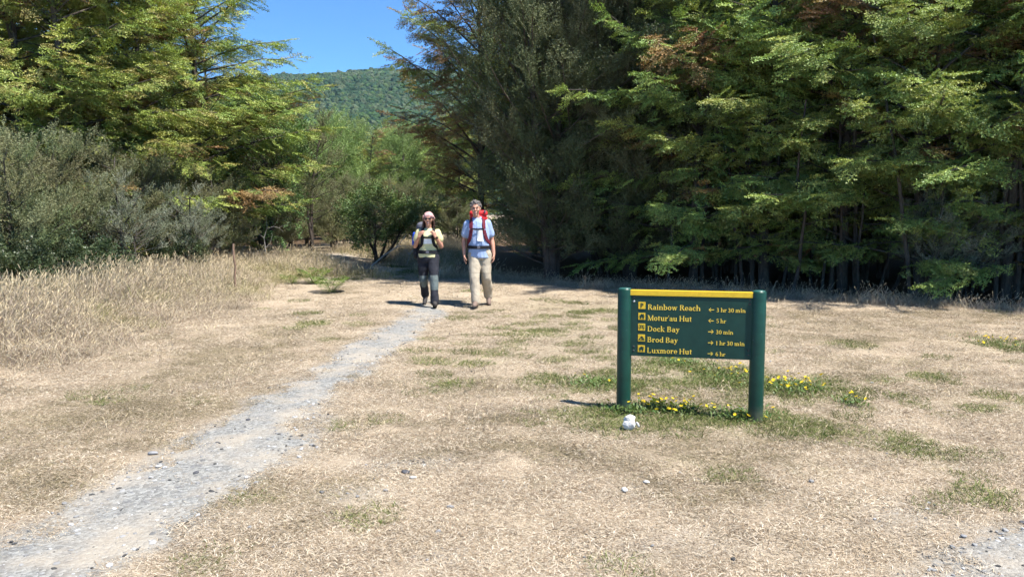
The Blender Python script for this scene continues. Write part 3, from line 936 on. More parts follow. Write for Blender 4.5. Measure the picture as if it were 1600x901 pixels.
def make_broad(seed, H, Rr, z0, nclump, pal, stems=3, lean=(0, 0), per=26):
    """several leaning stems under a dense rounded crown of glossy leaf clumps"""
    r = np.random.default_rng(seed)
    tb = Tubes(); cr = Crown('broad', seed + 900)
    tips = []
    for k in range(stems):
        a = 6.283 * k / stems + r.normal(0, .4)
        ts = np.linspace(0, 1, 8)
        e = np.array([math.cos(a) * Rr * .6 + lean[0], math.sin(a) * Rr * .6 + lean[1], H * r.uniform(.62, .85)])
        w = r.normal(0, .05, (8, 3)) * np.sin(ts * math.pi)[:, None] * H * .35
        P = np.stack([e[0] * ts ** .8, e[1] * ts ** .8, e[2] * ts ** 1.15 - .1 * (ts == 0)], -1) + w
        tb.add(P, (.018 * H + .01) * (1 - .8 * ts) + .006, 7)
        tips.append(P)
    for i in range(nclump):
        u = r.normal(0, 1, 3); u /= np.linalg.norm(u)
        rad = r.uniform(.55, 1.0) ** .6
        c = np.array([lean[0] * .8 + u[0] * Rr * rad, lean[1] * .8 + u[1] * Rr * rad, (H + z0) / 2 + u[2] * (H - z0) / 2 * rad])
        lump = .30 * math.sin(4 * u[0] + 1.3 * seed) + .22 * math.sin(5 * u[1] + seed) + .1 * math.sin(6 * u[2])
        c += u * lump * Rr
        P = tips[r.integers(stems)]
        q = P[r.integers(4, 8)]
        if i % 3 == 0:
            tb.add([q, (q + c) / 2 + r.normal(0, .04, 3), c], [.012, .007, .003], 4)
        base = np.array(pal[r.integers(len(pal))])
        for m in range(per // 6):
            d = unit(u + r.normal(0, .6, 3) + np.array([0, 0, .2]))
            cr.put(c + r.normal(0, .12, 3) * Rr * .5, d, np.array([r.normal(0, .3), r.normal(0, .3), 1.0]), r.uniform(.7, 1.15), base * r.uniform(.75, 1.25))
    return tb.mesh('trunk'), cr.mesh('crown')

PROTO = dict(
    beech_a=('beech', M_BARK, make_beech(1, 10.0, 3.3, .9, 96, GREENS['lit'], .14, stems=1)),
    beech_b=('beech', M_BARK, make_beech(2, 9.0, 2.9, .7, 88, GREENS['lit'], .10, stems=2)),
    beech_c=('beech', M_BARK, make_beech(3, 10.5, 3.3, .55, 108, GREENS['deep'], .06, stems=2, wide=.42)),
    beech_d=('beech', M_BARK, make_beech(4, 9.5, 3.4, .5, 104, GREENS['deep'], .12, stems=3, wide=.38)),
    beech_rusty=('beech', M_BARKD, make_beech(5, 8.2, 2.9, 1.5, 80, GREENS['lit'], .35, stems=1, up=.5, rust_side=(-1, -.2), wide=.4)),
    kanuka_big=('kanuka', M_BARKD, make_kanuka(6, 9.6, 2.6, .3, 170, GREENS['kand'], .76, 3, 1.15, 0.0, True)),
    kanuka_shrub=('kanuka', M_BARK, make_kanuka(7, 3.4, 1.25, .3, 48, GREENS['kan'], 1.1, 3)),
    kanuka_silver=('kanuka', M_BARK, make_kanuka(8, 1.9, .72, .45, 34, GREENS['silver'], 1.0, 4, .6, .2)),
    kanuka_slim=('kanuka', M_BARKD, make_kanuka(9, 4.6, 1.15, 1.0, 40, GREENS['kan'], .8, 2, .9, .25)),
    kanuka_green=('kanuka', M_BARK, make_kanuka(10, 5.6, 2.0, .4, 70, GREENS['kang'], .68, 2, 1.5)),
    broad_tall=('broad', M_BARKD, make_broad(11, 4.7, 1.5, 1.0, 520, GREENS['glossy'], 3)),
    broad_bush=('broad', M_BARKD, make_broad(12, 2.05, 1.25, .95, 320, GREENS['glossy'], 4, (.45, 0))),
    broad_low=('broad', M_BARK, make_broad(13, 1.0, .75, .05, 150, GREENS['dull'], 3)),
)

def tree(kind, x, y, name, label, cat='tree', group=None, s=1.0, rz=None, sz=None):
    k, bark, (tm, cm) = PROTO[kind]
    t = empty(name, (x, y, hz1(x, y)), 0)
    t.rotation_euler = (0, 0, rz if rz is not None else (x * 12.9898 + y * 78.233) % 6.283)
    t.scale = (s, s, sz or s)
    tag(t, label, cat, group)
    link('trunk', tm, t, bark)
    link('crown', cm, t, M_LEAF[k])
    return t

def tree_px(kind, px, d, *a, **k):
    return tree(kind, col_at(px, d), d, *a, **k)

# ------------------------------------------------------------------ left-hand wood
G_L = 'beeches of the left-hand wood'
L_B = 'tall beech standing deeper inside the left-hand wood behind the front beeches'
tree_px('beech_a', 314, 22.0, 'beech_tree', 'tall beech with wispy branch tips against the sky at the end of the left-hand wood', group=G_L, s=.97, rz=1.2)
for k, (px, d, kind, s) in enumerate([(215, 20.2, 'beech_b', 1.0), (120, 18.6, 'beech_b', 1.05), (40, 18.5, 'beech_a', 1.0), (-110, 18.5, 'beech_b', 1.15), (110, 24.0, 'beech_a', 1.2), (240, 26.5, 'beech_b', 1.2),
                                      (-60, 23.5, 'beech_a', 1.15), (-260, 20.0, 'beech_a', 1.1), (-240, 26.0, 'beech_b', 1.2), (340, 30.0, 'beech_b', .95), (30, 28.0, 'beech_c', 1.2), (190, 31.0, 'beech_c', 1.2)]):
    tree_px(kind, px, d, 'beech_tree', {0: 'yellow-green beech rising straight behind the silvery twiggy shrub', 1: 'yellow-green beech rising behind the feathery shrub beside the silvery one', 2: 'yellow-green beech rising above the low dark undershrubs'}.get(k, L_B), group=G_L, s=s)
tree_px('broad_tall', 405, 24.5, 'broadleaf_tree', 'dark glossy broadleaf tree with leaning stems beside the left-hand beeches', s=1.0)
tree_px('broad_tall', 352, 26.5, 'broadleaf_tree', 'dark broadleaf tree half hidden under the last left-hand beech', s=.9)
for (px, d, s, lab) in [(15, 14.0, .8, 'olive-grey feathery shrub beside the low dark undershrubs at the near end of the left-hand wood'), (-70, 13.8, .85, 'outermost feathery shrub at the near end of the left-hand wood'),
                   (95, 15.6, .84, 'olive-grey feathery shrub left of the silvery twiggy shrub'), (175, 17.2, .8, 'olive-grey feathery shrub right behind the silvery twiggy shrub'),
                   (255, 18.8, .75, 'olive-grey feathery shrub between the two silvery shrubs'), (330, 20.6, .7, 'olive-grey feathery shrub behind the wooden stake below the beech branches'), (-170, 14.2, .9, 'feathery shrub beyond the outermost one of the left-hand wood')]:
    tree_px('kanuka_shrub', px, d, 'feathery_shrub', lab, 'shrub', 'grey shrubs before the left-hand wood', s=s)
tree_px('kanuka_silver', 205, 16.2, 'silvery_shrub', 'small silvery twiggy shrub with a dark stem rising from the tall grass', 'shrub', 'silvery shrubs', s=1.05)
tree_px('kanuka_silver', 308, 17.6, 'silvery_shrub', 'pale twiggy shrub near the thin wooden stake', 'shrub', 'silvery shrubs', s=.95)
for (px, d, s) in [(20, 12.9, .75), (80, 13.4, .7), (130, 14.8, .75), (-60, 12.6, .8), (270, 17.4, .7)]:
    tree_px('broad_low', px, d, 'leafy_undershrub', 'low dark green leafy undershrub at the back of the tall grass', 'shrub', 'undershrubs at the foot of the left-hand wood', s=s)

# ------------------------------------------------------------------ middle distance
tree_px('kanuka_slim', 487, 26.0, 'slender_tree', 'slender feathery tree with a dark bare trunk beside the distant path bend', s=1.0, rz=1.0)
G_M = 'green trees filling the gap behind the path'
for (px, d, kind, s) in [(445, 33, 'kanuka_green', .95), (525, 36, 'kanuka_green', 1.0), (575, 39, 'beech_b', .62), (636, 43, 'kanuka_green', 1.05), (672, 44, 'beech_b', .60), (560, 46, 'kanuka_green', 1.15),
                          (612, 50, 'beech_a', .68), (500, 52, 'beech_b', .72), (665, 48, 'kanuka_green', 1.1), (440, 46, 'beech_a', .66), (720, 40, 'beech_b', .72), (395, 44, 'beech_a', .75),
                          (540, 62, 'beech_a', .85), (600, 66, 'beech_b', .95), (660, 64, 'beech_a', .85), (470, 64, 'beech_b', .9), (710, 58, 'beech_a', .85), (415, 60, 'beech_b', .9)]:
    lab = {'kanuka_green': 'mid green feathery tree in the thicket below the distant hill', 'beech_a': 'light green beech in the thicket below the distant hill', 'beech_b': 'small bushy beech in the thicket below the distant hill'}[kind]
    tree_px(kind, px, d, 'thicket_tree', lab, group=G_M, s=s)
for (px, d, s) in [(455, 28.5, 1.0), (432, 27, .9), (520, 29, .9), (540, 31.5, 1.1), (612, 31, 1.1), (648, 39, 1.2), (700, 42, 1.2), (716, 38, .9), (575, 33, 1.15), (480, 31, 1.1)]:
    tree_px('kanuka_shrub', px, d, 'feathery_bush', 'olive green feathery bush at the foot of the distant thicket', 'shrub', 'bushes below the distant thicket', s=s * .72)
bush = tree_px('broad_bush', 588, 25.2, 'leaning_bush', 'bright green glossy bush on leaning bare stems at the path bend', 'shrub', s=1.0, rz=0)

# ------------------------------------------------------------------ right-hand wood
tree('kanuka_big', col_at(862, 18.6), 18.6, 'dark_kanuka_tree', 'broad dark olive feathery tree shading the ground behind the walkers', s=1.0, rz=.7)
tree('kanuka_big', col_at(985, 18.8), 18.8, 'dark_kanuka_tree', 'dark feathery tree squeezed between the broad olive tree and the right-hand beeches', s=.93, rz=2.9)
tree('beech_rusty', col_at(752, 21.5), 21.5, 'rusty_beech_tree', 'beech with rust-brown branch tips reaching out over the path', s=1.05, rz=0)
tree('beech_rusty', col_at(835, 26.5), 26.5, 'rusty_beech_tree', 'rust-tipped beech behind the one that overhangs the path', s=1.1, rz=.5)
G_R = 'beeches of the right-hand wood'
R_B = 'tall beech standing deep inside the right-hand wood'
for (px, d, kind, s, lab) in [(1085, 17.6, 'beech_d', .95, 'layered green beech next to the dark feathery trees in the right-hand wood front'), (1195, 16.9, 'beech_c', .95, 'layered green beech in the wood edge straight behind the signpost'),
                              (1318, 16.4, 'beech_d', 1.0, 'layered green beech in the wood edge between the signpost and the grey-green shrubs'), (1440, 15.6, 'beech_c', .95, 'layered green beech overhanging the grey-green shrubs of the right-hand wood'),
                              (1575, 14.9, 'beech_d', .95, 'layered green beech past the grey-green shrubs in the right-hand wood front'), (1740, 14.3, 'beech_c', .95, 'wood-edge beech two trees past the grey-green shrubs'),
                              (1900, 13.6, 'beech_d', .95, 'wood-edge beech three trees past the grey-green shrubs'), (2080, 12.8, 'beech_c', 1.0, 'wood-edge beech four trees past the grey-green shrubs')]:
    tree_px(kind, px, d, 'beech_tree', lab, group=G_R, s=s)
for (px, d, kind, s) in [(930, 23, 'beech_c', 1.05), (1040, 21.5, 'beech_d', 1.1), (1150, 21.0, 'beech_c', 1.1), (1265, 20.4, 'beech_d', 1.1), (1380, 19.6, 'beech_c', 1.1), (1510, 19.0, 'beech_d', 1.1), (1650, 18.2, 'beech_c', 1.1), (1830, 17.4, 'beech_d', 1.1),
                          (860, 27, 'beech_d', 1.15), (980, 27, 'beech_d', 1.2), (1100, 26, 'beech_c', 1.25), (1230, 25, 'beech_d', 1.25), (1360, 24, 'beech_c', 1.25), (1490, 23.5, 'beech_d', 1.25), (1620, 22.5, 'beech_c', 1.25), (1760, 22, 'beech_d', 1.2),
                          (900, 33, 'beech_c', 1.2), (1050, 32, 'beech_d', 1.3), (1200, 31, 'beech_c', 1.35), (1350, 30, 'beech_d', 1.35), (1500, 29, 'beech_c', 1.35), (1650, 28, 'beech_d', 1.3)]:
    tree_px(kind, px, d, 'beech_tree', R_B, group=G_R, s=s)
tree_px('kanuka_silver', 1462, 14.8, 'silvery_shrub', 'grey-green bushy shrub under the right-hand beeches', 'shrub', 'silvery shrubs', s=1.05)
tree_px('kanuka_silver', 1500, 14.9, 'silvery_shrub', 'smaller grey-green shrub leaning on its bushy neighbour under the right-hand beeches', 'shrub', 'silvery shrubs', s=.8, rz=2.2)

for (px, d, s) in [(1030, 20.0, 1.0), (1120, 19.4, .9), (1240, 18.8, 1.0), (1350, 18.2, 1.05), (1470, 17.6, .95), (1590, 17.0, 1.0), (1090, 24.0, 1.1), (1220, 23.0, 1.1), (1340, 22.4, 1.1), (1450, 21.8, 1.1), (1570, 21.0, 1.1), (940, 20.8, 1.0), (860, 22.0, 1.0)]:
    tree_px('kanuka_shrub', px, d, 'shaded_shrub', 'dim feathery shrub growing deep in the shade of the right-hand wood', 'shrub', 'shaded shrubs inside the right-hand wood', s=s)

# thin bare stems at the wood's edge
def pole_mesh(seed):
    r = np.random.default_rng(seed)
    tb = Tubes()
    ts = np.linspace(0, 1, 8)
    w = r.normal(0, .06, (8, 2)).cumsum(0); w[0] = 0
    H = r.uniform(3.2, 5.0)
    P = np.stack([w[:, 0], w[:, 1], H * ts - .1 * (ts == 0)], -1)
    tb.add(P, r.uniform(.022, .045) * (1 - .6 * ts), 7)
    for k in range(9):
        z = r.uniform(.5, H * .9); a = r.uniform(0, 6.28); L = r.uniform(.25, .8)
        b = np.array([np.interp(z, P[:, 2], P[:, 0]), np.interp(z, P[:, 2], P[:, 1]), z])
        tb.add([b, b + np.array([math.cos(a), math.sin(a), .25]) * L * .5, b + np.array([math.cos(a + .3), math.sin(a + .3), .15]) * L], [.009, .006, .002], 4)
    return tb.mesh('stem')
POLES = [pole_mesh(k) for k in range(6)]
for k in range(24):
    rr = np.random.default_rng(300 + k)
    px = 1010 + 590 * (k + rr.uniform(.1, .9)) / 24
    d = np.interp(px, [1000, 1200, 1400, 1600], [17.3, 15.9, 14.6, 13.6]) + rr.uniform(.0, 2.2)
    x, y = col_at(px, d), d
    o = link('sapling_stem', POLES[k % 6], None, M_BARK if k % 3 else M_BARKD)
    o.location = (x, y, hz1(x, y)); o.rotation_euler = (rr.normal(0, .05), rr.normal(0, .07), rr.uniform(0, 6.28))
    tag(o, 'thin bare sapling stem in the shade under the right-hand beeches', 'sapling', 'bare sapling stems under the right-hand beeches')

# ------------------------------------------------------------------ stake, dead branches, bracken
tb = Tubes()
tb.add([(0, 0, -.12), (.01, 0, .1), (-.008, .01, .3), (.018, 0, .5), (-.004, 0, .66), (-.012, 0, .80), (-.008, 0, .93)], [.021, .02, .021, .018, .021, .022, .019], 9)
tb.add([(.01, 0, .50), (.03, -.01, .53), (.035, -.012, .545)], [.011, .009, .004], 6)
sx, sy = ground_px(368, 466)
st = link('wooden_stake', tb.mesh('wooden_stake'), None, plain('weathered_stake', (.23, .15, .10), .85, .35, 22, .5))
st.location = (sx, sy, hz1(sx, sy))
tag(st, 'thin crooked reddish-brown wooden stake standing upright in the tall grass', 'stake')

def dead_branch(x, y, segs, label):
    t = Tubes()
    for P, r0 in segs:
        P = np.array(P, float)
        t.add(P, r0 * np.linspace(1, .3, len(P)), 6)
    o = link('dead_branch', t.mesh('dead_branch'), None, M_DEAD)
    o.location = (x, y, hz1(x, y))
    return tag(o, label, 'branch', 'bleached dead branches')
bx, by = ground_px(585, 414)
dead_branch(bx, by - .5, [([(0, 0, .0), (.35, .02, .30), (.72, .05, .55), (1.05, .1, .95)], .028), ([(.72, .05, .55), (.9, 0, .6), (1.15, -.05, .58)], .014)], 'bleached dead branch leaning against the glossy bush at the path bend')
dead_branch(bx + 1.0, by - .35, [([(0, 0, .0), (.12, .0, .35), (.34, .02, .60), (.6, .0, .72)], .02), ([(.1, 0, .3), (-.05, -.02, .55), (.1, 0, .8)], .014), ([(.34, .02, .6), (.5, 0, .9)], .01)], 'forked bleached dead branch behind the hiker in yellow')
x0 = col_at(412, 23)
dead_branch(x0, 23.0, [([(0, 0, 0), (.06, 0, .3), (.02, 0, .7), (.12, 0, 1.0), (.09, 0, 1.3)], .016), ([(.02, 0, .7), (-.15, 0, .82), (-.22, .05, 1.05), (-.4, .05, 1.15)], .009), ([(.1, 0, .95), (.3, 0, 1.02), (.45, 0, .98), (.72, 0, 1.1)], .009),
    ([(.05, 0, .4), (.2, 0, .55), (.26, 0, .8)], .008), ([(.3, 0, 1.02), (.42, 0, 1.2), (.46, 0, 1.36)], .006), ([(-.15, 0, .82), (-.35, 0, .8), (-.5, 0, .9)], .006), ([(.45, 0, .98), (.6, 0, .86)], .005)], 'pale dead twigs sticking out below the dark broadleaf tree')

def bracken(x, y, seed, nf, L, label):
    r = np.random.default_rng(seed)
    e = empty('bracken_fern', (x, y, hz1(x, y)))
    tag(e, label, 'fern', 'bracken ferns on the edge of the tall grass')
    pal = [(.14, .20, .04), (.18, .23, .05), (.11, .17, .035)]
    mat = M_LEAF['beech']
    for k in range(nf):
        a = 6.283 * k / nf + r.normal(0, .3)
        B, D, S = [], [], []
        n = 16
        for i in range(n):
            t = (i + 1) / n
            p = np.array([math.cos(a) * L * .75 * t, math.sin(a) * L * .75 * t, L * (1.25 * t - .6 * t * t)])
            pl = L * .42 * math.sin(math.pi * min(1, .18 + .82 * t)) + .02
            for sg in (-1, 1):
                da = a + sg * 1.2
                m = 6
                for j in range(m):
                    q = p + np.array([math.cos(da), math.sin(da), -.12]) * pl * j / m
                    d = np.array([math.cos(da), math.sin(da), -.15 + r.normal(0, .15)])
                    B.append(q); D.append(unit(d)); S.append(unit([math.cos(a), math.sin(a), r.normal(0, .2)]))
        nn = len(B)
        lq = leaf_quads(np.array(B), np.array(D), np.array(S), np.full(nn, L * .11), np.full(nn, L * .055)).reshape(-1, 3)
        stem = tube([(0, 0, -.03), (math.cos(a) * L * .37, math.sin(a) * L * .37, L * .47), (math.cos(a) * L * .75, math.sin(a) * L * .75, L * .65)], [.006, .005, .002], 4)
        V = np.concatenate([lq, stem[0]]); F = [np.arange(len(lq)).reshape(-1, 4), stem[1] + len(lq)]
        C = np.repeat(np.array(pal)[r.integers(0, 3, nn)], 4, 0)
        C = np.concatenate([C, np.tile((.12, .14, .04), (len(stem[0]), 1))])
        link('frond', np_mesh('frond', V, F, dict(col=C)), e, mat)
for (px, py, sd_, nf, L, lab) in [(492, 444, 1, 6, .5, 'light green bracken fern at the tall grass edge with spread fronds'), (518, 458, 2, 6, .46, 'bracken fern growing nearest to the gravel path'),
                                (455, 446, 3, 4, .3, 'small yellowing bracken fern half buried in the tall grass')]:
    gx0, gy0 = ground_px(px, py)
    bracken(gx0, gy0, sd_, nf, L, lab)

# ------------------------------------------------------------------ yellow flower patches round the signpost
def flower_patch(name, px, py, rx, ry, nfl, nlf, label, seed):
    r = np.random.default_rng(seed)
    cx, cy = ground_px(px, py)
    sx = rx / F_PX * cy; sy = abs(ground_px(px, py - ry)[1] - ground_px(px, py + ry)[1]) / 2
    e = empty(name, (cx, cy, hz1(cx, cy)))
    tag(e, label, 'flowers', 'patches of yellow wildflowers')
    V, Q, C, o = [], [], [], 0
    B = np.stack([r.normal(0, .5, nlf) * sx, r.normal(0, .5, nlf) * sy, np.zeros(nlf)], -1)
    B[:, 2] = hz(B[:, 0] + cx, B[:, 1] + cy) - hz1(cx, cy) + r.uniform(0, .05, nlf)
    az = r.uniform(0, 6.28, nlf); el = r.uniform(.0, 1.1, nlf)
    D = np.stack([np.cos(az) * np.cos(el), np.sin(az) * np.cos(el), np.sin(el)], -1)
    S = np.stack([-np.sin(az), np.cos(az), r.normal(0, .3, nlf)], -1)
    lq = leaf_quads(B, D, S, r.uniform(.02, .05, nlf), r.uniform(.008, .016, nlf)).reshape(-1, 3)
    cc = np.repeat(np.array(CLOV)[r.integers(0, 4, nlf)] * r.uniform(.8, 1.2, (nlf, 1)), 4, 0)
    tag(link('leaves', np_mesh('leaves', lq, np.arange(len(lq)).reshape(-1, 4), dict(col=cc)), e, M_LEAF['beech']), kind='stuff')
    P = np.stack([r.normal(0, .48, nfl) * sx, r.normal(0, .48, nfl) * sy, np.zeros(nfl)], -1)
    P[:, 2] = hz(P[:, 0] + cx, P[:, 1] + cy) - hz1(cx, cy)
    V, F4, F3, C, o = [], [], [], [], 0
    for k in range(nfl):
        h = r.uniform(.05, .11); b = P[k]; t = b + np.array([r.normal(0, .015), r.normal(0, .015), h])
        v, q = tube([b, (b + t) / 2, t], [.002, .0016, .0012], 3)
        V.append(v); F4.append(q + o); C.append(np.tile((.12, .17, .05), (len(v), 1))); o += len(v)
        npet = 7; fr = r.uniform(.012, .021); tl = r.normal(0, .35, 2)
        a = np.arange(npet * 2) * math.pi / npet
        rad = np.where(np.arange(npet * 2) % 2 == 0, fr, fr * .62)
        ring = np.stack([np.cos(a) * rad, np.sin(a) * rad, .006 + rad * (np.cos(a) * tl[0] + np.sin(a) * tl[1])], -1) + t
        V += [t[None], ring]; C.append(np.tile(np.array((.80, .58, .02)) * r.uniform(.85, 1.1), (npet * 2 + 1, 1)))
        F3.append(np.array([[o, o + 1 + i, o + 1 + (i + 1) % (npet * 2)] for i in range(npet * 2)])); o += npet * 2 + 1
    tag(link('blossoms', np_mesh('blossoms', np.concatenate(V), [np.concatenate(F4), np.concatenate(F3)], dict(col=np.concatenate(C))), e, M_FLOWER), kind='stuff')
M_FLOWER = col_mat('yellow_petals', .6, .2, .25)
flower_patch('yellow_flower_patch', 1052, 644, 66, 9, 66, 1000, 'dense patch of yellow wildflowers between the two green sign posts', 1)
flower_patch('yellow_flower_patch', 1160, 652, 46, 10, 14, 520, 'few yellow wildflowers around the foot of the sign post nearer the side path', 2)
flower_patch('yellow_flower_patch', 1235, 606, 62, 12, 34, 700, 'strip of yellow wildflowers in green turf right behind the signpost', 3)
flower_patch('yellow_flower_patch', 1135, 588, 60, 14, 22, 600, 'scattered yellow wildflowers seen under the sign board', 4)
flower_patch('yellow_flower_patch', 1062, 566, 40, 10, 14, 420, 'small yellow wildflower patch farther back beneath the sign board', 5)
flower_patch('yellow_flower_patch', 1330, 630, 18, 6, 7, 200, 'tiny isolated tuft of yellow wildflowers on dry grass', 6)
flower_patch('yellow_flower_patch', 1565, 535, 48, 12, 20, 420, 'sparse yellow wildflowers in dry grass towards the right-hand wood', 7)
flower_patch('yellow_flower_patch', 930, 604, 48, 9, 5, 500, 'low green clover patch with few yellow flowers beside the sign', 8)
flower_patch('clover_patch', 975, 648, 34, 8, 2, 500, 'green clover crowding the foot of the sign post by the white rock', 9)
# ------------------------------------------------------------------ signpost
M_POST = plain('dark_green_paint', (.006, .046, .030), .42, .22, 14, .15, spec=.35)
M_BOARD = plain('board_green_paint', (.010, .046, .034), .55, .15, 9, .05, spec=.3)
def worn(m, amount=.5):
    """pale scuffs and specks in the paint, soil splashed on the lowest hand's breadth"""
    nt = m.node_tree; b = nt.nodes['Principled BSDF']
    src = b.inputs['Base Color'].links[0].from_socket
    tc = N(nt, 'ShaderNodeTexCoord').outputs['Object']
    sp = ramp(nt, noise_tex(nt, 70, 3, .6, tc).outputs[0], [(.70, 0.0), (.76, amount)])
    sc_ = ramp(nt, noise_tex(nt, 7, 6, .75, tc, 1.5).outputs[0], [(.60, 0.0), (.80, amount * .5)])
    c = mix(nt, sc_, mix(nt, sp, src, (.30, .36, .33)), (.06, .13, .10))
    sep = N(nt, 'ShaderNodeSeparateXYZ'); nt.links.new(tc, sep.inputs[0])
    if 'dark' in m.name:
        dirt = math_n(nt, 'MULTIPLY', ramp(nt, sep.outputs['Z'], [(.02, 0.8), (.14, 0.0)]), noise_tex(nt, 25, 4, .6, tc).outputs[0])
        c = mix(nt, dirt, c, (.22, .17, .11))
    nt.links.new(c, b.inputs['Base Color'])
worn(M_POST); worn(M_BOARD, .35)
M_YEL = plain('yellow_paint', (.78, .50, .025), .5, .08, 30)
M_YTXT = plain('yellow_lettering', (.85, .60, .07), .55, .06, 60)
M_CAP = plain('post_top_sheen', (.03, .11, .09), .35, .2, 20, spec=.6)
M_SCREW = plain('zinc_screw', (.55, .56, .56), .35, .2, 60, metal=.8)
M_RUST = plain('dark_screw', (.05, .06, .055), .5, .2, 60, metal=.4)

def lathe(profile, ns=28):
    V, Q = [], []
    for (r_, z_) in profile:
        for k in range(ns):
            a = 2 * math.pi * k / ns
            V.append((r_ * math.cos(a), r_ * math.sin(a), z_))
    n_ = len(profile)
    for i in range(n_ - 1):
        for k in range(ns):
            Q.append([i * ns + k, i * ns + (k + 1) % ns, (i + 1) * ns + (k + 1) % ns, (i + 1) * ns + k])
    return np.array(V), np.array(Q)

def bevel_box(w, d, h, b=.004, name='box'):
    bm = bmesh.new()
    bmesh.ops.create_cube(bm, size=1.0)
    bmesh.ops.scale(bm, vec=(w, d, h), verts=bm.verts)
    bmesh.ops.bevel(bm, geom=bm.edges[:], offset=b, segments=2, profile=.6, affect='EDGES')
    me = bpy.data.meshes.new(name); bm.to_mesh(me); bm.free()
    return me

PR_ = np.array(ground_px(1180, 658)); PL_ = np.array(ground_px(974, 647))
ctr = (PR_ + PL_) / 2; ang = math.atan2(PR_[1] - PL_[1], PR_[0] - PL_[0]); span = float(np.linalg.norm(PR_ - PL_))
zb = hz1(*ctr)
sign = empty('signpost', (ctr[0], ctr[1], zb), ang)
tag(sign, 'low dark green track signpost with yellow lettering on two round posts', 'sign')
PH, PRAD = 1.005, .056
for sx in (-1, 1):
    V, Q = lathe([(PRAD, -.25), (PRAD, .3), (PRAD, PH - .014), (PRAD - .003, PH - .006), (PRAD - .009, PH), (PRAD - .02, PH + .001)])
    p = link('post', np_mesh('post', V, Q, smooth=True), sign, M_POST)
    p.location = (sx * span / 2, 0, 0)
    V, Q = lathe([(PRAD - .008, PH - .006), (PRAD - .010, PH + .003), (.02, PH + .006), (.0005, PH + .0065)])
    link('post_top', np_mesh('post_top', V, Q, smooth=True), p, M_CAP)
BW = span - 2 * PRAD + .03; BH = .472; BZ = PH - .052 - BH; BT = .026; BY = -.014       # board: width, height, underside, thickness, forward offset
bo = link('board', bevel_box(BW, BT, BH, .003, 'board'), sign, M_BOARD)
bo.location = (0, BY, BZ + BH / 2)
ys_ = link('yellow_strip', bevel_box(BW, BT + .012, .044, .004, 'yellow_strip'), sign, M_YEL)
ys_.location = (0, BY, BZ + BH + .0225)
FRONT = BY - BT / 2                                          # front face of the board
LEFT = -BW / 2 + .014

class Flat:
    """thin raised shapes on the board's face; every piece gets a hair more depth so that no two faces share a plane"""
    def __init__(self): self.V, self.F, self.k = [], [], 0
    def poly(self, pts):
        e = .0012 + .00006 * (self.k % 12); self.k += 1
        o = len(self.V); n_ = len(pts)
        self.V += [(x_, -e, z_) for x_, z_ in pts] + [(x_, .0, z_) for x_, z_ in pts]
        self.F.append(list(range(o, o + n_)))
        for i_ in range(n_):
            j_ = (i_ + 1) % n_
            self.F.append([o + j_, o + i_, o + n_ + i_, o + n_ + j_])
    def mesh(self, name):
        me = bpy.data.meshes.new(name); me.from_pydata(self.V, [], self.F)
        bm = bmesh.new(); bm.from_mesh(me); bmesh.ops.recalc_face_normals(bm, faces=bm.faces); bm.to_mesh(me); bm.free()
        return me

ST, TH, SF = .135, .055, .045                                # stem, hairline and serif sizes of the lettering, in ems
def R_(x0, y0, x1, y1): return [[(x0, y0), (x1, y0), (x1, y1), (x0, y1)]]
def stem(x, y0, y1, a=1, b=1, w=ST, o=.05):
    q = R_(x, y0, x + w, y1)
    if a: q += R_(x - o, y0, x + w + o, y0 + SF)
    if b == 1: q += R_(x - o, y1 - SF, x + w + o, y1)
    if b == 2: q += R_(x - o - .01, y1 - SF, x + w * .5, y1)
    return q
def arc(cx, cy, rx, ry, a0, a1, tx=ST, ty=TH, n=14):
    q = []
    for i_ in range(n):
        t0 = math.radians(a0 + (a1 - a0) * i_ / n); t1 = math.radians(a0 + (a1 - a0) * (i_ + 1) / n)
        o_ = lambda t: (cx + rx * math.cos(t), cy + ry * math.sin(t)); n2 = lambda t: (cx + (rx - tx) * math.cos(t), cy + (ry - ty) * math.sin(t))
        q.append([o_(t0), o_(t1), n2(t1), n2(t0)])
    return q
def diag(x0, y0, x1, y1, w): return [[(x0, y0), (x0 + w, y0), (x1 + w, y1), (x1, y1)]]
CH, XH = .68, .46
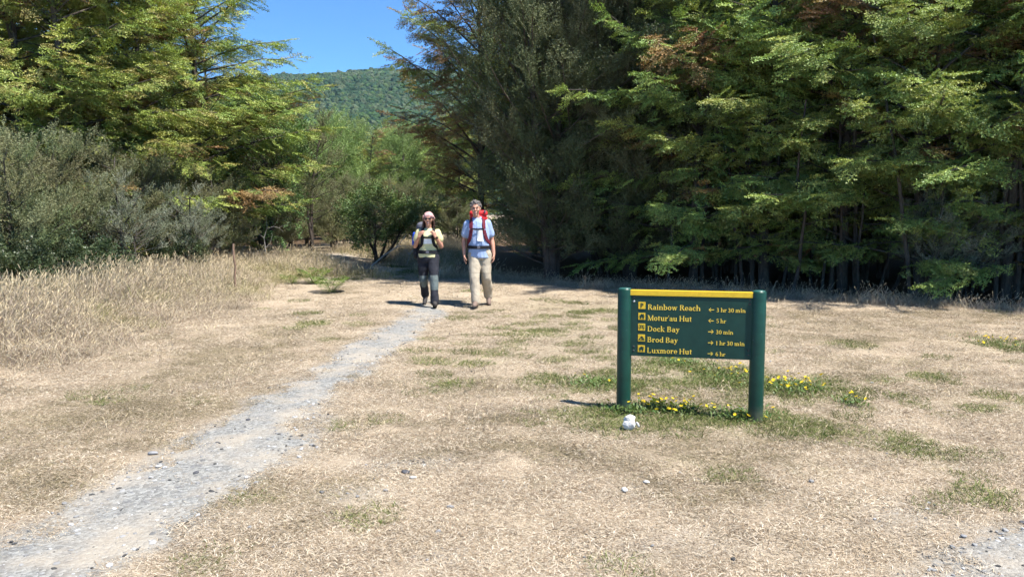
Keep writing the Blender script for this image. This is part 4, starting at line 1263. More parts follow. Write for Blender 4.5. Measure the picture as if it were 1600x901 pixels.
GL = {
 'R': (.66, stem(.06, 0, CH) + arc(.30, .51, .24, .17, -90, 90) + R_(.1, CH - TH, .32, CH) + R_(.1, .34, .32, .34 + TH) + diag(.50, 0, .27, .36, ST + .02) + R_(.48, 0, .72, SF)),
 'M': (.88, stem(.06, 0, CH, w=.07) + stem(.68, 0, CH) + diag(.36, 0, .07, CH, .14) + diag(.38, 0, .68, CH, .07)),
 'H': (.76, stem(.06, 0, CH) + stem(.55, 0, CH) + R_(.15, .32, .6, .32 + TH)),
 'D': (.72, stem(.06, 0, CH) + arc(.30, CH / 2, .38, CH / 2, -90, 90) + R_(.1, CH - TH, .32, CH) + R_(.1, 0, .32, TH)),
 'B': (.64, stem(.06, 0, CH) + arc(.30, .51, .23, .17, -90, 90) + arc(.31, .185, .28, .185, -90, 90) + R_(.1, CH - TH, .32, CH) + R_(.1, 0, .33, TH) + R_(.1, .335, .32, .335 + TH)),
 'L': (.60, stem(.06, 0, CH) + R_(.1, 0, .54, TH) + diag(.47, 0, .52, .2, .06)),
 'a': (.50, arc(.20, .14, .18, .145, 60, 330) + R_(.3, .04, .3 + ST, .32) + arc(.22, .30, .215, .165, 0, 150) + R_(.3, 0, .50, SF) + R_(.15, .24, .32, .28)),
 'i': (.30, stem(.08, 0, XH, 1, 2) + arc(.145, .60, .085, .085, 0, 360, .08, .08)),
 'n': (.60, stem(.06, 0, XH, 1, 2) + arc(.30, .26, .235, .2, 0, 150) + stem(.40, 0, .28, 1, 0)),
 'b': (.56, stem(.05, 0, .72, 0, 2) + arc(.27, .23, .26, .235, -140, 140)),
 'o': (.54, arc(.27, .23, .25, .24, 0, 360)),
 'w': (.80, diag(.18, 0, .04, XH, .13) + diag(.22, 0, .36, XH, .06) + diag(.46, 0, .33, XH, .13) + diag(.50, 0, .66, XH, .06) + R_(.0, XH - SF, .2, XH) + R_(.58, XH - SF, .78, XH)),
 'e': (.50, arc(.26, .23, .24, .24, 0, 320) + R_(.06, .21, .48, .26)),
 'c': (.48, arc(.26, .23, .24, .24, 45, 320) + arc(.38, .36, .07, .07, 0, 360, .06, .06)),
 'h': (.62, stem(.06, 0, .72, 1, 2) + arc(.31, .26, .235, .2, 0, 150) + stem(.41, 0, .28, 1, 0)),
 't': (.36, R_(.09, .06, .09 + ST, .58) + R_(.02, XH - .05, .33, XH) + arc(.225, .1, .135, .11, 180, 300)),
 'u': (.62, R_(.08, .15, .08 + ST, XH) + R_(.02, XH - SF, .18, XH) + arc(.28, .18, .2, .19, 180, 330) + stem(.40, 0, XH, 0, 2) + R_(.42, 0, .6, SF)),
 'r': (.44, stem(.06, 0, XH, 1, 2) + arc(.32, .26, .16, .2, 60, 170, .08) + arc(.36, .39, .07, .07, 0, 360, .06, .06)),
 "'": (.14, [[(.03, .50), (.09, .50), (.13, .70), (.06, .70)]]),
 'k': (.60, stem(.05, 0, .72, 1, 2) + diag(.12, .22, .38, XH, .06) + diag(.40, 0, .17, .28, .14) + R_(.36, 0, .6, SF) + R_(.3, XH - SF, .54, XH)),
 'y': (.54, diag(.22, .04, .05, XH, .14) + diag(.12, -.2, .42, XH, .06) + R_(.0, XH - SF, .24, XH) + R_(.34, XH - SF, .54, XH) + arc(.1, -.15, .07, .07, 0, 360, .06, .06)),
 'd': (.58, stem(.38, 0, .72, 0, 2) + arc(.27, .23, .25, .235, 40, 320) + R_(.42, 0, .58, SF)),
 'x': (.54, diag(.34, 0, .06, XH, .14) + diag(.06, 0, .40, XH, .06) + R_(.0, 0, .2, SF) + R_(.3, 0, .54, SF) + R_(.02, XH - SF, .24, XH) + R_(.34, XH - SF, .54, XH)),
 'm': (.90, stem(.06, 0, XH, 1, 2) + arc(.28, .26, .215, .2, 0, 150) + stem(.36, 0, .28, 1, 0) + arc(.58, .26, .215, .2, 0, 150) + stem(.66, 0, .28, 1, 0)),
 '0': (.54, arc(.27, .33, .25, .34, 0, 360)),
 '1': (.40, stem(.13, 0, .67, 1, 2)),
 '3': (.50, arc(.20, .50, .21, .175, -90, 150, .12, .07) + arc(.20, .175, .25, .185, -155, 90, .13, .07) + R_(.12, .30, .24, .37)),
 '5': (.50, arc(.22, .21, .24, .22, -150, 120) + R_(.07, .36, .13, .66) + R_(.07, .57, .42, .66)),
 '6': (.54, arc(.27, .21, .25, .22, 0, 360) + arc(.42, .26, .40, .42, 95, 180)),
 ' ': (.26, [])}

def text_mesh(s, width, cap):
    f = Flat(); x_ = 0.0; polys = []
    for c_ in s:
        w_, g_ = GL[c_]
        for q_ in g_: polys.append([(x_ + a_, b_) for a_, b_ in q_])
        x_ += w_ + (.03 if c_ != ' ' else 0)
    kx = width / x_; ky = cap / CH
    for q_ in polys: f.poly([(a_ * kx, b_ * ky) for a_, b_ in q_])
    return f.mesh('lettering')

def on_board(name, me, x, z, mat, parent=None, off=0.0):
    o = link(name, me, parent or sign, mat)
    o.location = (x, FRONT - off, z)
    return o

ROWS = [("Rainbow Reach", .400, '3 hr 30 min', .214, -1, 'P'), ("Motur'au Hut", .336, '5 hr', .074, -1, 'hut'), ('Dock Bay', .246, '30 min', .128, 1, 'picnic'),
        ('Brod Bay', .235, '1 hr 30 min', .214, 1, 'tent'), ('Luxmore Hut', .342, '6 hr', .074, 1, 'hut')]
def arrow_mesh(dirn, w=.040):
    f = Flat(); h = w * .36; t = w * .13
    m_ = lambda p: (p[0], p[1]) if dirn > 0 else (w - p[0], p[1])
    for q_ in ([(0, -t / 2), (w * .93, -t / 2), (w * .93, t / 2), (0, t / 2)], [(w * .52, h), (w * .66, h), (w, 0), (w * .86, 0)], [(w * .86, 0), (w, 0), (w * .66, -h), (w * .52, -h)]):
        f.poly([m_(p) for p in q_])
    return f.mesh('arrow')
def symbol_mesh(kind, s=.054):
    f = Flat(); P = lambda L: f.poly([(a_ * s, b_ * s) for a_, b_ in L])
    if kind == 'P':
        for q_ in R_(.30, .16, .44, .84) + arc(.46, .64, .24, .2, -90, 90, .12, .11) + R_(.40, .73, .48, .84) + R_(.40, .44, .48, .55): P(q_)
    elif kind == 'hut':
        P([(.08, .48), (.92, .48), (.5, .90)]); P([(.2, .14), (.42, .14), (.42, .5), (.2, .5)]); P([(.58, .14), (.8, .14), (.8, .5), (.58, .5)]); P([(.40, .36), (.60, .36), (.60, .5), (.40, .5)]); P([(.68, .6), (.8, .55), (.8, .86), (.68, .86)])
    elif kind == 'picnic':
        P([(.12, .70), (.88, .70), (.88, .80), (.12, .80)]); P([(.06, .40), (.94, .40), (.94, .49), (.06, .49)]); P([(.18, .16), (.28, .16), (.46, .74), (.36, .74)]); P([(.72, .16), (.82, .16), (.64, .74), (.54, .74)])
    else:
        P([(.08, .26), (.30, .26), (.52, .74), (.42, .74)]); P([(.42, .74), (.56, .74), (.70, .26), (.52, .26)]); P([(.56, .74), (.66, .70), (.94, .26), (.76, .26)]); P([(.06, .18), (.94, .18), (.94, .25), (.06, .25)])
    return f.mesh('symbol')
TOPZ = BZ + BH
for i_, (nm, w_, tm, tw, dr, ic) in enumerate(ROWS):
    z_ = TOPZ - .086 - .0845 * i_
    tl = on_board('icon_tile', bevel_box(.054, .003, .054, .0006, 'icon_tile'), LEFT + .052 + .027, z_ + .010, M_YEL, None, .001)
    sy = link('symbol', symbol_mesh(ic), tl, M_BOARD)
    sy.location = (-.027, -.0014, -.027)
    on_board('lettering', text_mesh(nm, w_, .041), LEFT + .124, z_ - .021, M_YTXT)
    on_board('arrow', arrow_mesh(dr), LEFT + .582, z_ - .010, M_YTXT)
    on_board('lettering', text_mesh(tm, tw, .031), LEFT + .640, z_ - .026, M_YTXT)
for (x_, z_, mt) in [(.018, .015, M_RUST), (.018, .046, M_SCREW), (.019, .400, M_RUST), (.019, .434, M_RUST), (BW - .040, .015, M_RUST), (BW - .040, .046, M_RUST), (BW - .040, .400, M_RUST), (BW - .040, .434, M_RUST)]:
    V, Q = lathe([(.0001, .0035), (.004, .0032), (.0075, .0018), (.009, 0), (.009, -.002)], 12)
    sc = on_board('screw', np_mesh('screw', V, Q, smooth=True), LEFT + x_, TOPZ - z_, mt)
    sc.rotation_euler = (math.pi / 2, 0, 0)

# ------------------------------------------------------------------ white painted rock at the foot of the sign
wx, wy = ground_px(983, 676)
e = empty('white_rock', (wx, wy, hz1(wx, wy)))
tag(e, 'white painted rock with a cracked top lying before the sign', 'rock')
M_WR = plain('white_painted_rock', (.62, .61, .58), .85, .3, 38, .8)
v, f = stone_geo(201, 2, .8)
o = link('rock_body', np_mesh('rock_body', v * np.array([.037, .034, .056]), f, smooth=False), e, M_WR); o.location = (0, 0, .045)
v, f = stone_geo(205, 2, .7)
o = link('rock_top', np_mesh('rock_top', v * np.array([.033, .031, .036]), f, smooth=False), e, M_WR); o.location = (.003, .006, .084)
v, f = stone_geo(207, 2, .5)
o = link('white_flake', np_mesh('white_flake', v * np.array([.010, .012, .05]), f, smooth=True), None, M_WR); o.location = (wx + .066, wy + .02, hz1(wx, wy) + .035); o.rotation_euler = (.2, -.5, .3)
tag(o, 'thin white stone flake leaning in the grass beside the white painted rock', 'rock')
# ------------------------------------------------------------------ people
class Solid:
    """closed overlapping pieces that are fused into one continuous skin by voxel remeshing"""
    def __init__(self): self.V, self.F, self.o = [], [], 0
    def add(self, v, f):
        self.V.append(np.asarray(v, float)); self.F += [[i + self.o for i in t] for t in f]; self.o += len(v)
    def ball(self, c, r, rot=None):
        v = ICO2 * np.asarray(r, float)
        if rot is not None: v = v @ np.array(Matrix.Rotation(rot[0], 3, rot[1])).T
        self.add(v + np.asarray(c, float), ICO2F)
    def cone(self, p0, p1, r0, r1, n=14):
        p0, p1 = np.asarray(p0, float), np.asarray(p1, float)
        ts = np.linspace(0, 1, 4)
        v, q = tube([p0 + (p1 - p0) * t for t in ts], [r0 + (r1 - r0) * t for t in ts], n)
        k = len(v)
        v = np.concatenate([v, [p0, p1]])
        f = [list(x) for x in q] + [[(i + 1) % n, i, k] for i in range(n)] + [[3 * n + i, 3 * n + (i + 1) % n, k + 1] for i in range(n)]
        self.add(v, f); self.ball(p0, [r0] * 3); self.ball(p1, [r1] * 3)
    def chain(self, P, rad):
        for a, b, ra, rb in zip(P[:-1], P[1:], rad[:-1], rad[1:]): self.cone(a, b, ra, rb)
    def loft(self, S, n=22):
        """S: (cx, cy, z, rx, ry)"""
        V, F = [], []
        for (cx, cy, z, rx, ry) in S:
            for k in range(n):
                a = 2 * math.pi * k / n
                ca, sa = math.cos(a), math.sin(a)
                V.append((cx + rx * math.copysign(abs(ca) ** .85, ca), cy + ry * math.copysign(abs(sa) ** .85, sa), z))
        m = len(S)
        for i in range(m - 1):
            for k in range(n): F.append([i * n + k, i * n + (k + 1) % n, (i + 1) * n + (k + 1) % n, (i + 1) * n + k])
        F.append(list(range(n))[::-1]); F.append([(m - 1) * n + k for k in range(n)])
        self.add(V, F)
    def mesh(self, name, voxel=.008, smooth=4, wrinkle=0.0, wscale=9.0, deci=None, wdir=None):
        me = bpy.data.meshes.new(name)
        me.from_pydata(np.concatenate(self.V).tolist(), [], self.F)
        bm = bmesh.new(); bm.from_mesh(me); bmesh.ops.recalc_face_normals(bm, faces=bm.faces); bm.to_mesh(me); bm.free()
        o = bpy.data.objects.new('tmp_' + name, me); COL.objects.link(o)
        m = o.modifiers.new('r', 'REMESH'); m.mode = 'VOXEL'; m.voxel_size = voxel
        if smooth:
            m = o.modifiers.new('s', 'SMOOTH'); m.iterations = smooth; m.factor = .5
        if deci:
            m = o.modifiers.new('d', 'DECIMATE'); m.ratio = deci
        dg = bpy.context.evaluated_depsgraph_get(); dg.update()
        out = bpy.data.meshes.new_from_object(o.evaluated_get(dg))
        bpy.data.objects.remove(o); bpy.data.meshes.remove(me)
        out.name = name
        if wrinkle:
            nv = len(out.vertices)
            co = np.empty(nv * 3, np.float32); out.vertices.foreach_get('co', co); co = co.reshape(-1, 3)
            no = np.array([v.normal[:] for v in out.vertices])
            st = np.array([1.0, 1.0, .55]) if wdir is None else np.array(wdir)
            d = np.array([mnoise.noise(Vector(p * st * wscale)) + .6 * (1 - abs(mnoise.noise(Vector(p * st * wscale * 1.7 + 7)))) - .4 for p in co])
            co = co + no * (d * wrinkle)[:, None]
            out.vertices.foreach_set('co', co.astype(np.float32).ravel())
        out.polygons.foreach_set('use_smooth', np.ones(len(out.polygons), bool))
        out.update()
        return out

def rot_to(d, n, a): return unit(np.asarray(d) * math.cos(a) + np.asarray(n) * math.sin(a))

def add_hand(S, w, d, n, s, curl, k=1.0, spread=.06, thumb_in=.3):
    """w wrist, d along the hand, n the way the palm faces, s towards the thumb side"""
    w, d, n, s = np.asarray(w, float), unit(d), unit(n), unit(s)
    for t in (-1, 0, 1):
        S.chain([w + s * .014 * t * k, w + d * .045 * k + s * .021 * t * k, w + d * .085 * k + s * .026 * t * k], [.019 * k, .016 * k, .0135 * k])
    for i, L in enumerate((.072, .080, .075, .060)):
        b = w + d * .086 * k + s * (.031 - .0205 * i) * k
        ff = unit(d + s * spread * (1.5 - i))
        p1 = b + rot_to(ff, n, curl * .8) * L * .46 * k
        p2 = p1 + rot_to(ff, n, curl * 1.8) * L * .32 * k
        p3 = p2 + rot_to(ff, n, curl * 2.6) * L * .24 * k
        S.chain([b, p1, p2, p3], [.0098 * k, .0090 * k, .0083 * k, .0072 * k])
    b = w + d * .028 * k + s * .026 * k
    t1 = b + unit(d * .62 + s * .75 + n * thumb_in) * .040 * k
    t2 = t1 + unit(d * .9 + s * .25 + n * (thumb_in + .25)) * .032 * k
    t3 = t2 + unit(d * 1.0 + s * .05 + n * (thumb_in + .3)) * .024 * k
    S.chain([b, t1, t2, t3], [.0135 * k, .0115 * k, .0102 * k, .0085 * k])

def add_head(S, c, k=1.0, jaw=1.0):
    c = np.asarray(c, float)
    A = lambda x, y, z: c + np.array([x, y, z]) * k
    S.ball(A(0, .012, .030), np.array([.076, .096, .092]) * k)
    S.ball(A(0, -.020, -.015), np.array([.066, .074, .085]) * k)
    S.ball(A(0, -.030, -.070), np.array([.050 * jaw, .056, .046]) * k)
    S.ball(A(0, -.070, -.100), np.array([.024, .020, .018]) * k)
    S.ball(A(0, -.084, .026), np.array([.050, .016, .012]) * k)                 # brow
    S.cone(A(0, -.094, .012), A(0, -.112, -.024), .008 * k, .0125 * k)          # nose
    for sx in (-1, 1):
        S.ball(A(sx * .014, -.100, -.028), np.array([.0085, .010, .008]) * k)
        S.ball(A(sx * .043, -.068, -.024), np.array([.024, .022, .022]) * k)    # cheek
        S.ball(A(sx * .077, .004, -.008), np.array([.010, .022, .032]) * k)     # ear
    S.ball(A(0, -.090, -.056), np.array([.026, .010, .008]) * k)                # lips
    S.ball(A(0, -.086, -.070), np.array([.022, .010, .007]) * k)

def face_parts(person, c, k, eyes=True):
    c = np.asarray(c, float)
    def bit(name, pos, r, mat):
        o = link(name, np_mesh(name, ICO2 * np.asarray(r) * k, ICO2F, smooth=True), person, mat)
        o.location = tuple(c + np.asarray(pos) * k)
    if eyes:
        for sx in (-1, 1):
            bit('eye', (sx * .030, -.084, .010), (.011, .007, .0065), M_EYE)
            bit('eyebrow', (sx * .031, -.097, .030), (.019, .006, .005), M_BROW)
    bit('teeth', (0, -.0965, -.060), (.017, .0052, .0036), M_TEETH)
    bit('lips', (0, -.0955, -.069), (.023, .0065, .0045), M_LIPS)

def skin_mat(name, base):
    m, nt, b, out = new_mat(name)
    tc = N(nt, 'ShaderNodeTexCoord').outputs['Object']
    n1 = noise_tex(nt, 16, 4, .6, tc)
    c = ramp(nt, n1.outputs[0], [(.3, tuple(x * .86 for x in base)), (.7, tuple(min(1, x * 1.1) for x in base))])
    nt.links.new(c, b.inputs['Base Color'])
    b.inputs['Roughness'].default_value = .5
    b.inputs['Subsurface Weight'].default_value = .08
    b.inputs['Subsurface Radius'].default_value = (.01, .004, .002)
    return m

def cloth(name, color, rough=.85, var=.12, scale=40, bump=.2): return plain(name, color, rough, var, scale, bump, spec=.2)

M_SKIN_M = skin_mat('tanned_skin', (.50, .255, .17)); M_SKIN_W = skin_mat('sun_reddened_skin', (.47, .235, .155))
M_EYE = plain('dark_eye', (.02, .015, .012), .2, .1); M_BROW = plain('grey_brow', (.10, .085, .075), .8, .1)
M_TEETH = plain('teeth', (.55, .50, .45), .35, .05); M_LIPS = plain('lips', (.40, .14, .12), .5, .1)
M_HAIR_M = plain('grey_curly_hair', (.12, .105, .095), .75, .6, 55, .6); M_HAIR_W = plain('brown_hair', (.055, .026, .016), .5, .4, 40, .4)
M_BLK = cloth('black_webbing', (.014, .014, .017), .7); M_BLKF = cloth('black_pack_fabric', (.018, .018, .022), .75)
M_MAROON = cloth('maroon_strap_fabric', (.13, .018, .03), .75); M_RED = cloth('red_pack_fabric', (.62, .03, .035), .6)
M_BLUE = cloth('blue_bottle_fabric', (.03, .09, .50), .5); M_GREYF = cloth('grey_pack_fabric', (.12, .12, .14), .8)
M_SHOE_M = cloth('tan_grey_suede', (.20, .145, .115), .85); M_SHOE_W = cloth('dark_boot_leather', (.055, .05, .048), .75); M_SOLE = cloth('rubber_sole', (.03, .028, .026), .8)
M_YTEE = cloth('pale_yellow_cotton', (.60, .56, .30), .9, .06); M_PRINT = plain('white_shirt_print', (.78, .79, .80), .8, .12, 30)
M_PINK = cloth('pale_pink_scarf', (.56, .32, .30), .85, .14, 30); M_LENS = plain('dark_lenses', (.012, .008, .008), .12, .1, spec=.6)
M_PAPER = plain('white_paper', (.82, .82, .80), .7, .04)

def check_shirt():
    m, nt, b, out = new_mat('light_blue_checked_cotton')
    tc = N(nt, 'ShaderNodeTexCoord').outputs['Object']
    sep = N(nt, 'ShaderNodeSeparateXYZ'); nt.links.new(tc, sep.inputs[0])
    ln = []
    for ax_ in ('X', 'Z'):
        w_ = math_n(nt, 'FRACT', math_n(nt, 'MULTIPLY', sep.outputs[ax_], 46.0))
        ln.append(math_n(nt, 'LESS_THAN', w_, .3))
    f_ = math_n(nt, 'MULTIPLY', math_n(nt, 'ADD', ln[0], ln[1]), .38)
    n1 = noise_tex(nt, 12, 4, .6, tc)
    base = ramp(nt, n1.outputs[0], [(.3, (.30, .39, .58)), (.7, (.38, .47, .64))])
    nt.links.new(mix(nt, f_, base, (.20, .27, .47)), b.inputs['Base Color'])
    b.inputs['Roughness'].default_value = .9
    b.inputs['Specular IOR Level'].default_value = .2
    return m
M_SHIRT = check_shirt()
M_BEIGE = cloth('beige_zip_off_cotton', (.42, .36, .27), .9, .1, 20); M_SEAM = cloth('darker_beige_seam', (.30, .26, .20), .9)
M_DARKT = cloth('charcoal_trousers', (.022, .023, .030), .85, .2, 20); M_PANEL = cloth('grey_green_panel', (.115, .14, .135), .9, .15, 30)

def bvh_of(me): return BVHTree.FromPolygons([v.co[:] for v in me.vertices], [p.vertices[:] for p in me.polygons])

def hug(bvh, P, off, sub=3):
    """run a strap path over a surface: every point moved onto the surface, then off it"""
    P = [Vector(p) for p in P]; Q = []
    for a, b in zip(P[:-1], P[1:]):
        for i in range(sub): Q.append(a.lerp(b, i / sub))
    Q.append(P[-1])
    out, nor = [], []
    for q in Q:
        loc, nn, ix, dist = bvh.find_nearest(q)
        if (q - loc).dot(nn) < 0 or dist < .10:
            out.append(loc + nn * off); nor.append(nn.copy())
        else:
            out.append(q); nor.append((q - loc).normalized())
    for it in range(2):
        out = [out[0]] + [(out[i - 1] + out[i] * 2 + out[i + 1]) / 4 for i in range(1, len(out) - 1)] + [out[-1]]
        nor = [nor[0]] + [(nor[i - 1] + nor[i] * 2 + nor[i + 1]).normalized() for i in range(1, len(nor) - 1)] + [nor[-1]]
    return out, nor

def ribbon(P, Nn, width, thick, closed=False):
    V, F = [], []
    n = len(P)
    for i in range(n):
        if closed: t = P[(i + 1) % n] - P[i - 1]
        else: t = P[min(i + 1, n - 1)] - P[max(i - 1, 0)]
        s = t.normalized().cross(Nn[i]).normalized()
        h = width / 2; q = thick / 2
        for (a, b) in ((-h, -q), (-h * .85, q), (h * .85, q), (h, -q)):
            V.append((P[i] + s * a + Nn[i] * b)[:])
    m = n if closed else n - 1
    for i in range(m):
        j = (i + 1) % n
        for k in range(4): F.append([i * 4 + k, i * 4 + (k + 1) % 4, j * 4 + (k + 1) % 4, j * 4 + k])
    if not closed: F += [[3, 2, 1, 0], [(n - 1) * 4 + k for k in range(4)]]
    return np_mesh('strap', np.array(V), np.array(F), smooth=False)

def shoe(person, ank, fwd, toe_up, k, mat, name='shoe'):
    """fwd: horizontal direction of the toes; toe_up: pitch of the foot, radians"""
    ank = np.asarray(ank, float)
    f = unit([fwd[0], fwd[1], 0]); s = np.array([-f[1], f[0], 0]); up = np.array([0, 0, 1.0])
    ca, sa = math.cos(toe_up), math.sin(toe_up)
    F_, U_ = f * ca + up * sa, up * ca - f * sa
    P = lambda a, b, c: ank + F_ * a * k + s * b * k + U_ * c * k
    S = Solid()
    S.chain([P(-.055, 0, -.040), P(.05, 0, -.046), P(.135, 0, -.054), P(.175, .0, -.060)], [.040 * k, .042 * k, .040 * k, .030 * k])
    S.chain([P(-.03, 0, .05), P(-.02, 0, .0), P(.03, 0, -.02), P(.09, 0, -.04)], [.048 * k, .046 * k, .044 * k, .036 * k])
    o = link(name, S.mesh(name, .007, 3), person, mat)
    S = Solid()
    for (a, r_) in ((-.06, .040), (.0, .040), (.06, .043), (.12, .044), (.17, .036)):
        S.add((ICO2 * np.array([.05, r_, .013]) * k) @ np.stack([F_, s, U_]) + P(a, 0, -.083), ICO2F)
    link('sole', S.mesh('sole', .006, 2), o, M_SOLE)
    return o

def build_person(name, label, loc, J, wom):
    """J: joints in metres, the person facing -y, +x to the camera's right"""
    p = empty(name, loc)
    tag(p, label, 'person')
    k = J['k']
    S = Solid()
    add_head(S, J['head'], J['hk'], .95 if wom else 1.05)
    S.chain([J['neck'], np.asarray(J['head']) + np.array([0, .015, -.075])], [.058 * k, .052 * k])
    S.loft(J['torso'])
    for sd_ in ('L', 'R'):
        a = J['arm' + sd_]
        S.chain([a[0], a[1]], [.048 * k, .040 * k])
        mid = np.asarray(a[1]) * .65 + np.asarray(a[2]) * .35
        S.chain([a[1], mid, a[2]], [.039 * k, .041 * k, .027 * k])
        h = J['hand' + sd_]
        add_hand(S, a[2], h[0], h[1], h[2], h[3], h[4])
        l = J['leg' + sd_]
        calf = np.asarray(l[1]) * .65 + np.asarray(l[2]) * .35 + np.array([0, .02, 0])
        S.chain([l[0], l[1]], [.078 * k, .052 * k]); S.chain([l[1], calf, l[2]], [.050 * k, .053 * k, .036 * k])
    body = link('body', S.mesh('body', .0062, 3, deci=.5), p, M_SKIN_W if wom else M_SKIN_M)
    # shirt
    S = Solid()
    S.loft(J['shirt'])
    for sd_ in ('L', 'R'):
        a = J['arm' + sd_]
        a0, a1 = np.asarray(a[0]), np.asarray(a[1])
        e = a0 + (a1 - a0) * J['sleeve']
        S.cone(a0 + np.array([0, 0, -.005]), e, .064 * k, J['cuff'])
    sh = S.mesh('shirt', .009, 4, .013 if not wom else .009, 10, wdir=(1, 1, .6))
    shirt = link('tee_shirt' if wom else 'shirt', sh, p, M_YTEE if wom else M_SHIRT)
    # trousers
    S = Solid()
    S.loft(J['seat'])
    for sd_ in ('L', 'R'):
        l = [np.asarray(q, float) for q in J['leg' + sd_]]
        S.chain([l[0] + np.array([0, 0, .0]), l[0] * .45 + l[1] * .55, l[1]], [J['tw'][0], J['tw'][1], J['tw'][2]])
        S.chain([l[1], l[1] * .5 + l[2] * .5 + np.array([0, .012, 0]), l[2] + np.array([0, .004, .0])], [J['tw'][2], J['tw'][3], J['tw'][4]])
    tm = S.mesh('trousers', .0095, 4, .012, 10, wdir=(1, 1, .8))
    tr = link('trousers', tm, p, M_DARKT if wom else M_BEIGE)
    # material regions of the trousers: knee panels or zip seams
    tm.materials.append(M_PANEL if wom else M_SEAM)
    cen = np.empty(len(tm.polygons) * 3, np.float32); tm.polygons.foreach_get('center', cen); cen = cen.reshape(-1, 3)
    mi = np.zeros(len(tm.polygons), np.int32)
    for sd_ in ('L', 'R'):
        kn = np.asarray(J['leg' + sd_][1])
        side = (cen[:, 0] - J['split']) * (1 if kn[0] > J['split'] else -1) > 0
        if wom: mi[side & (cen[:, 2] < kn[2] + .07) & (cen[:, 2] > kn[2] - .17) & (cen[:, 1] < kn[1] + .015 + .25 * (kn[2] - cen[:, 2]))] = 1
        else: mi[side & (np.abs(cen[:, 2] - (kn[2] + .075)) < .007)] = 1
    tm.polygons.foreach_set('material_index', mi)
    return p, sh, tm

# ---- the man
mx, my = ground_px(750, 477)
JM = dict(k=1.0, hk=1.03, head=(-.065, -.035, 1.650), neck=(-.045, .01, 1.46), split=.012,
    torso=[(0, 0, .84, .13, .10), (0, 0, .93, .155, .115), (-.01, 0, 1.05, .150, .11), (-.025, 0, 1.2, .165, .118), (-.035, 0, 1.33, .178, .118), (-.04, .005, 1.42, .15, .092), (-.045, .01, 1.475, .075, .066)],
    shirt=[(-.002, 0, .825, .198, .150), (-.004, 0, .90, .192, .146), (-.01, -.004, .99, .182, .142), (-.014, -.006, 1.06, .178, .150), (-.025, -.004, 1.2, .186, .150), (-.035, 0, 1.33, .192, .145), (-.04, .006, 1.42, .165, .112), (-.045, .008, 1.475, .098, .088), (-.046, .008, 1.492, .072, .072)],
    seat=[(0, .004, .80, .168, .128), (0, .004, .90, .180, .138), (0, 0, 1.0, .172, .132)],
    armL=[(-.206, .008, 1.408), (-.272, .045, 1.125), (-.262, -.035, .875)], armR=[(.128, .008, 1.408), (.205, .055, 1.128), (.238, -.015, .885)],
    handL=[(.05, -.12, -1), (.9, .3, .1), (0, -1, .1), .30, 1.0], handR=[(.02, -.18, -1), (-.9, .3, .1), (0, -1, .1), .42, 1.0],
    legL=[(-.092, .0, .89), (-.080, -.165, .505), (-.060, -.270, .108)], legR=[(.092, .0, .89), (.108, -.055, .49), (.140, .200, .160)],
    sleeve=.66, cuff=.071, tw=(.112, .098, .086, .083, .080))
man, m_shirt, m_tr = build_person('person', 'hiker in a light blue checked shirt and beige trousers walking with arms hanging', (mx, my, hz1(mx, my)), JM, False)
hk = JM['hk']; hc = np.array(JM['head'])
face_parts(man, hc, hk)
S = Solid(); rr = np.random.default_rng(4)
S.ball(hc + np.array([0, .022, .050]), (.086, .100, .084))
for i in range(150):
    u = rr.normal(0, 1, 3); u /= np.linalg.norm(u)
    if u[2] < -.25 or (u[1] < -.35 and u[2] < .52): continue
    S.ball(hc + np.array([0, .020, .048]) + u * np.array([.086, .100, .088]), [rr.uniform(.014, .024)] * 3)
link('curly_hair', S.mesh('curly_hair', .006, 1), man, M_HAIR_M)
# collar
S = Solid()
for sx in (-1, 1):
    S.chain([(-.046 + sx * .066, .045, 1.505), (-.048 + sx * .066, -.02, 1.490), (-.05 + sx * .038, -.080, 1.455), (-.05 + sx * .052, -.112, 1.405)], [.014, .014, .014, .012])
S.chain([(-.112, .045, 1.505), (-.046, .085, 1.515), (.02, .045, 1.505)], [.014, .014, .014])
link('collar', S.mesh('collar', .006, 2), man, M_SHIRT)
b_sh = bvh_of(m_shirt)
for (px_0, z0_) in ((.055, 1.265), (-.125, 1.265)):                         # breast pockets
    P, Nn = hug(b_sh, [(px_0 - .0, -.25, z0_ + .045), (px_0, -.25, z0_ - .05)], .004, 5)
    P = []; Nn = []
    for z_ in np.linspace(z0_ + .05, z0_ - .055, 6):
        hit = b_sh.ray_cast(Vector((px_0, -.6, z_)), Vector((0, 1, 0)))
        P.append(hit[0] + hit[1] * .003); Nn.append(Vector((0, -1, 0.1)).normalized())
    link('breast_pocket', ribbon(P, Nn, .095, .006), man, M_SHIRT)
P, Nn = [], []
for z_ in np.linspace(1.43, .86, 14):
    hit = b_sh.ray_cast(Vector((-.035 + .02 * (1.43 - z_), -.6, z_)), Vector((0, 1, 0)))
    P.append(hit[0] + hit[1] * .002); Nn.append(Vector((0, -1, 0)))
link('button_placket', ribbon(P, Nn, .030, .006), man, M_SHIRT)
shoe(man, JM['legL'][2], (-.12, -1), .04, 1.02, M_SHOE_M); shoe(man, JM['legR'][2], (.10, -1), -.42, 1.02, M_SHOE_M)

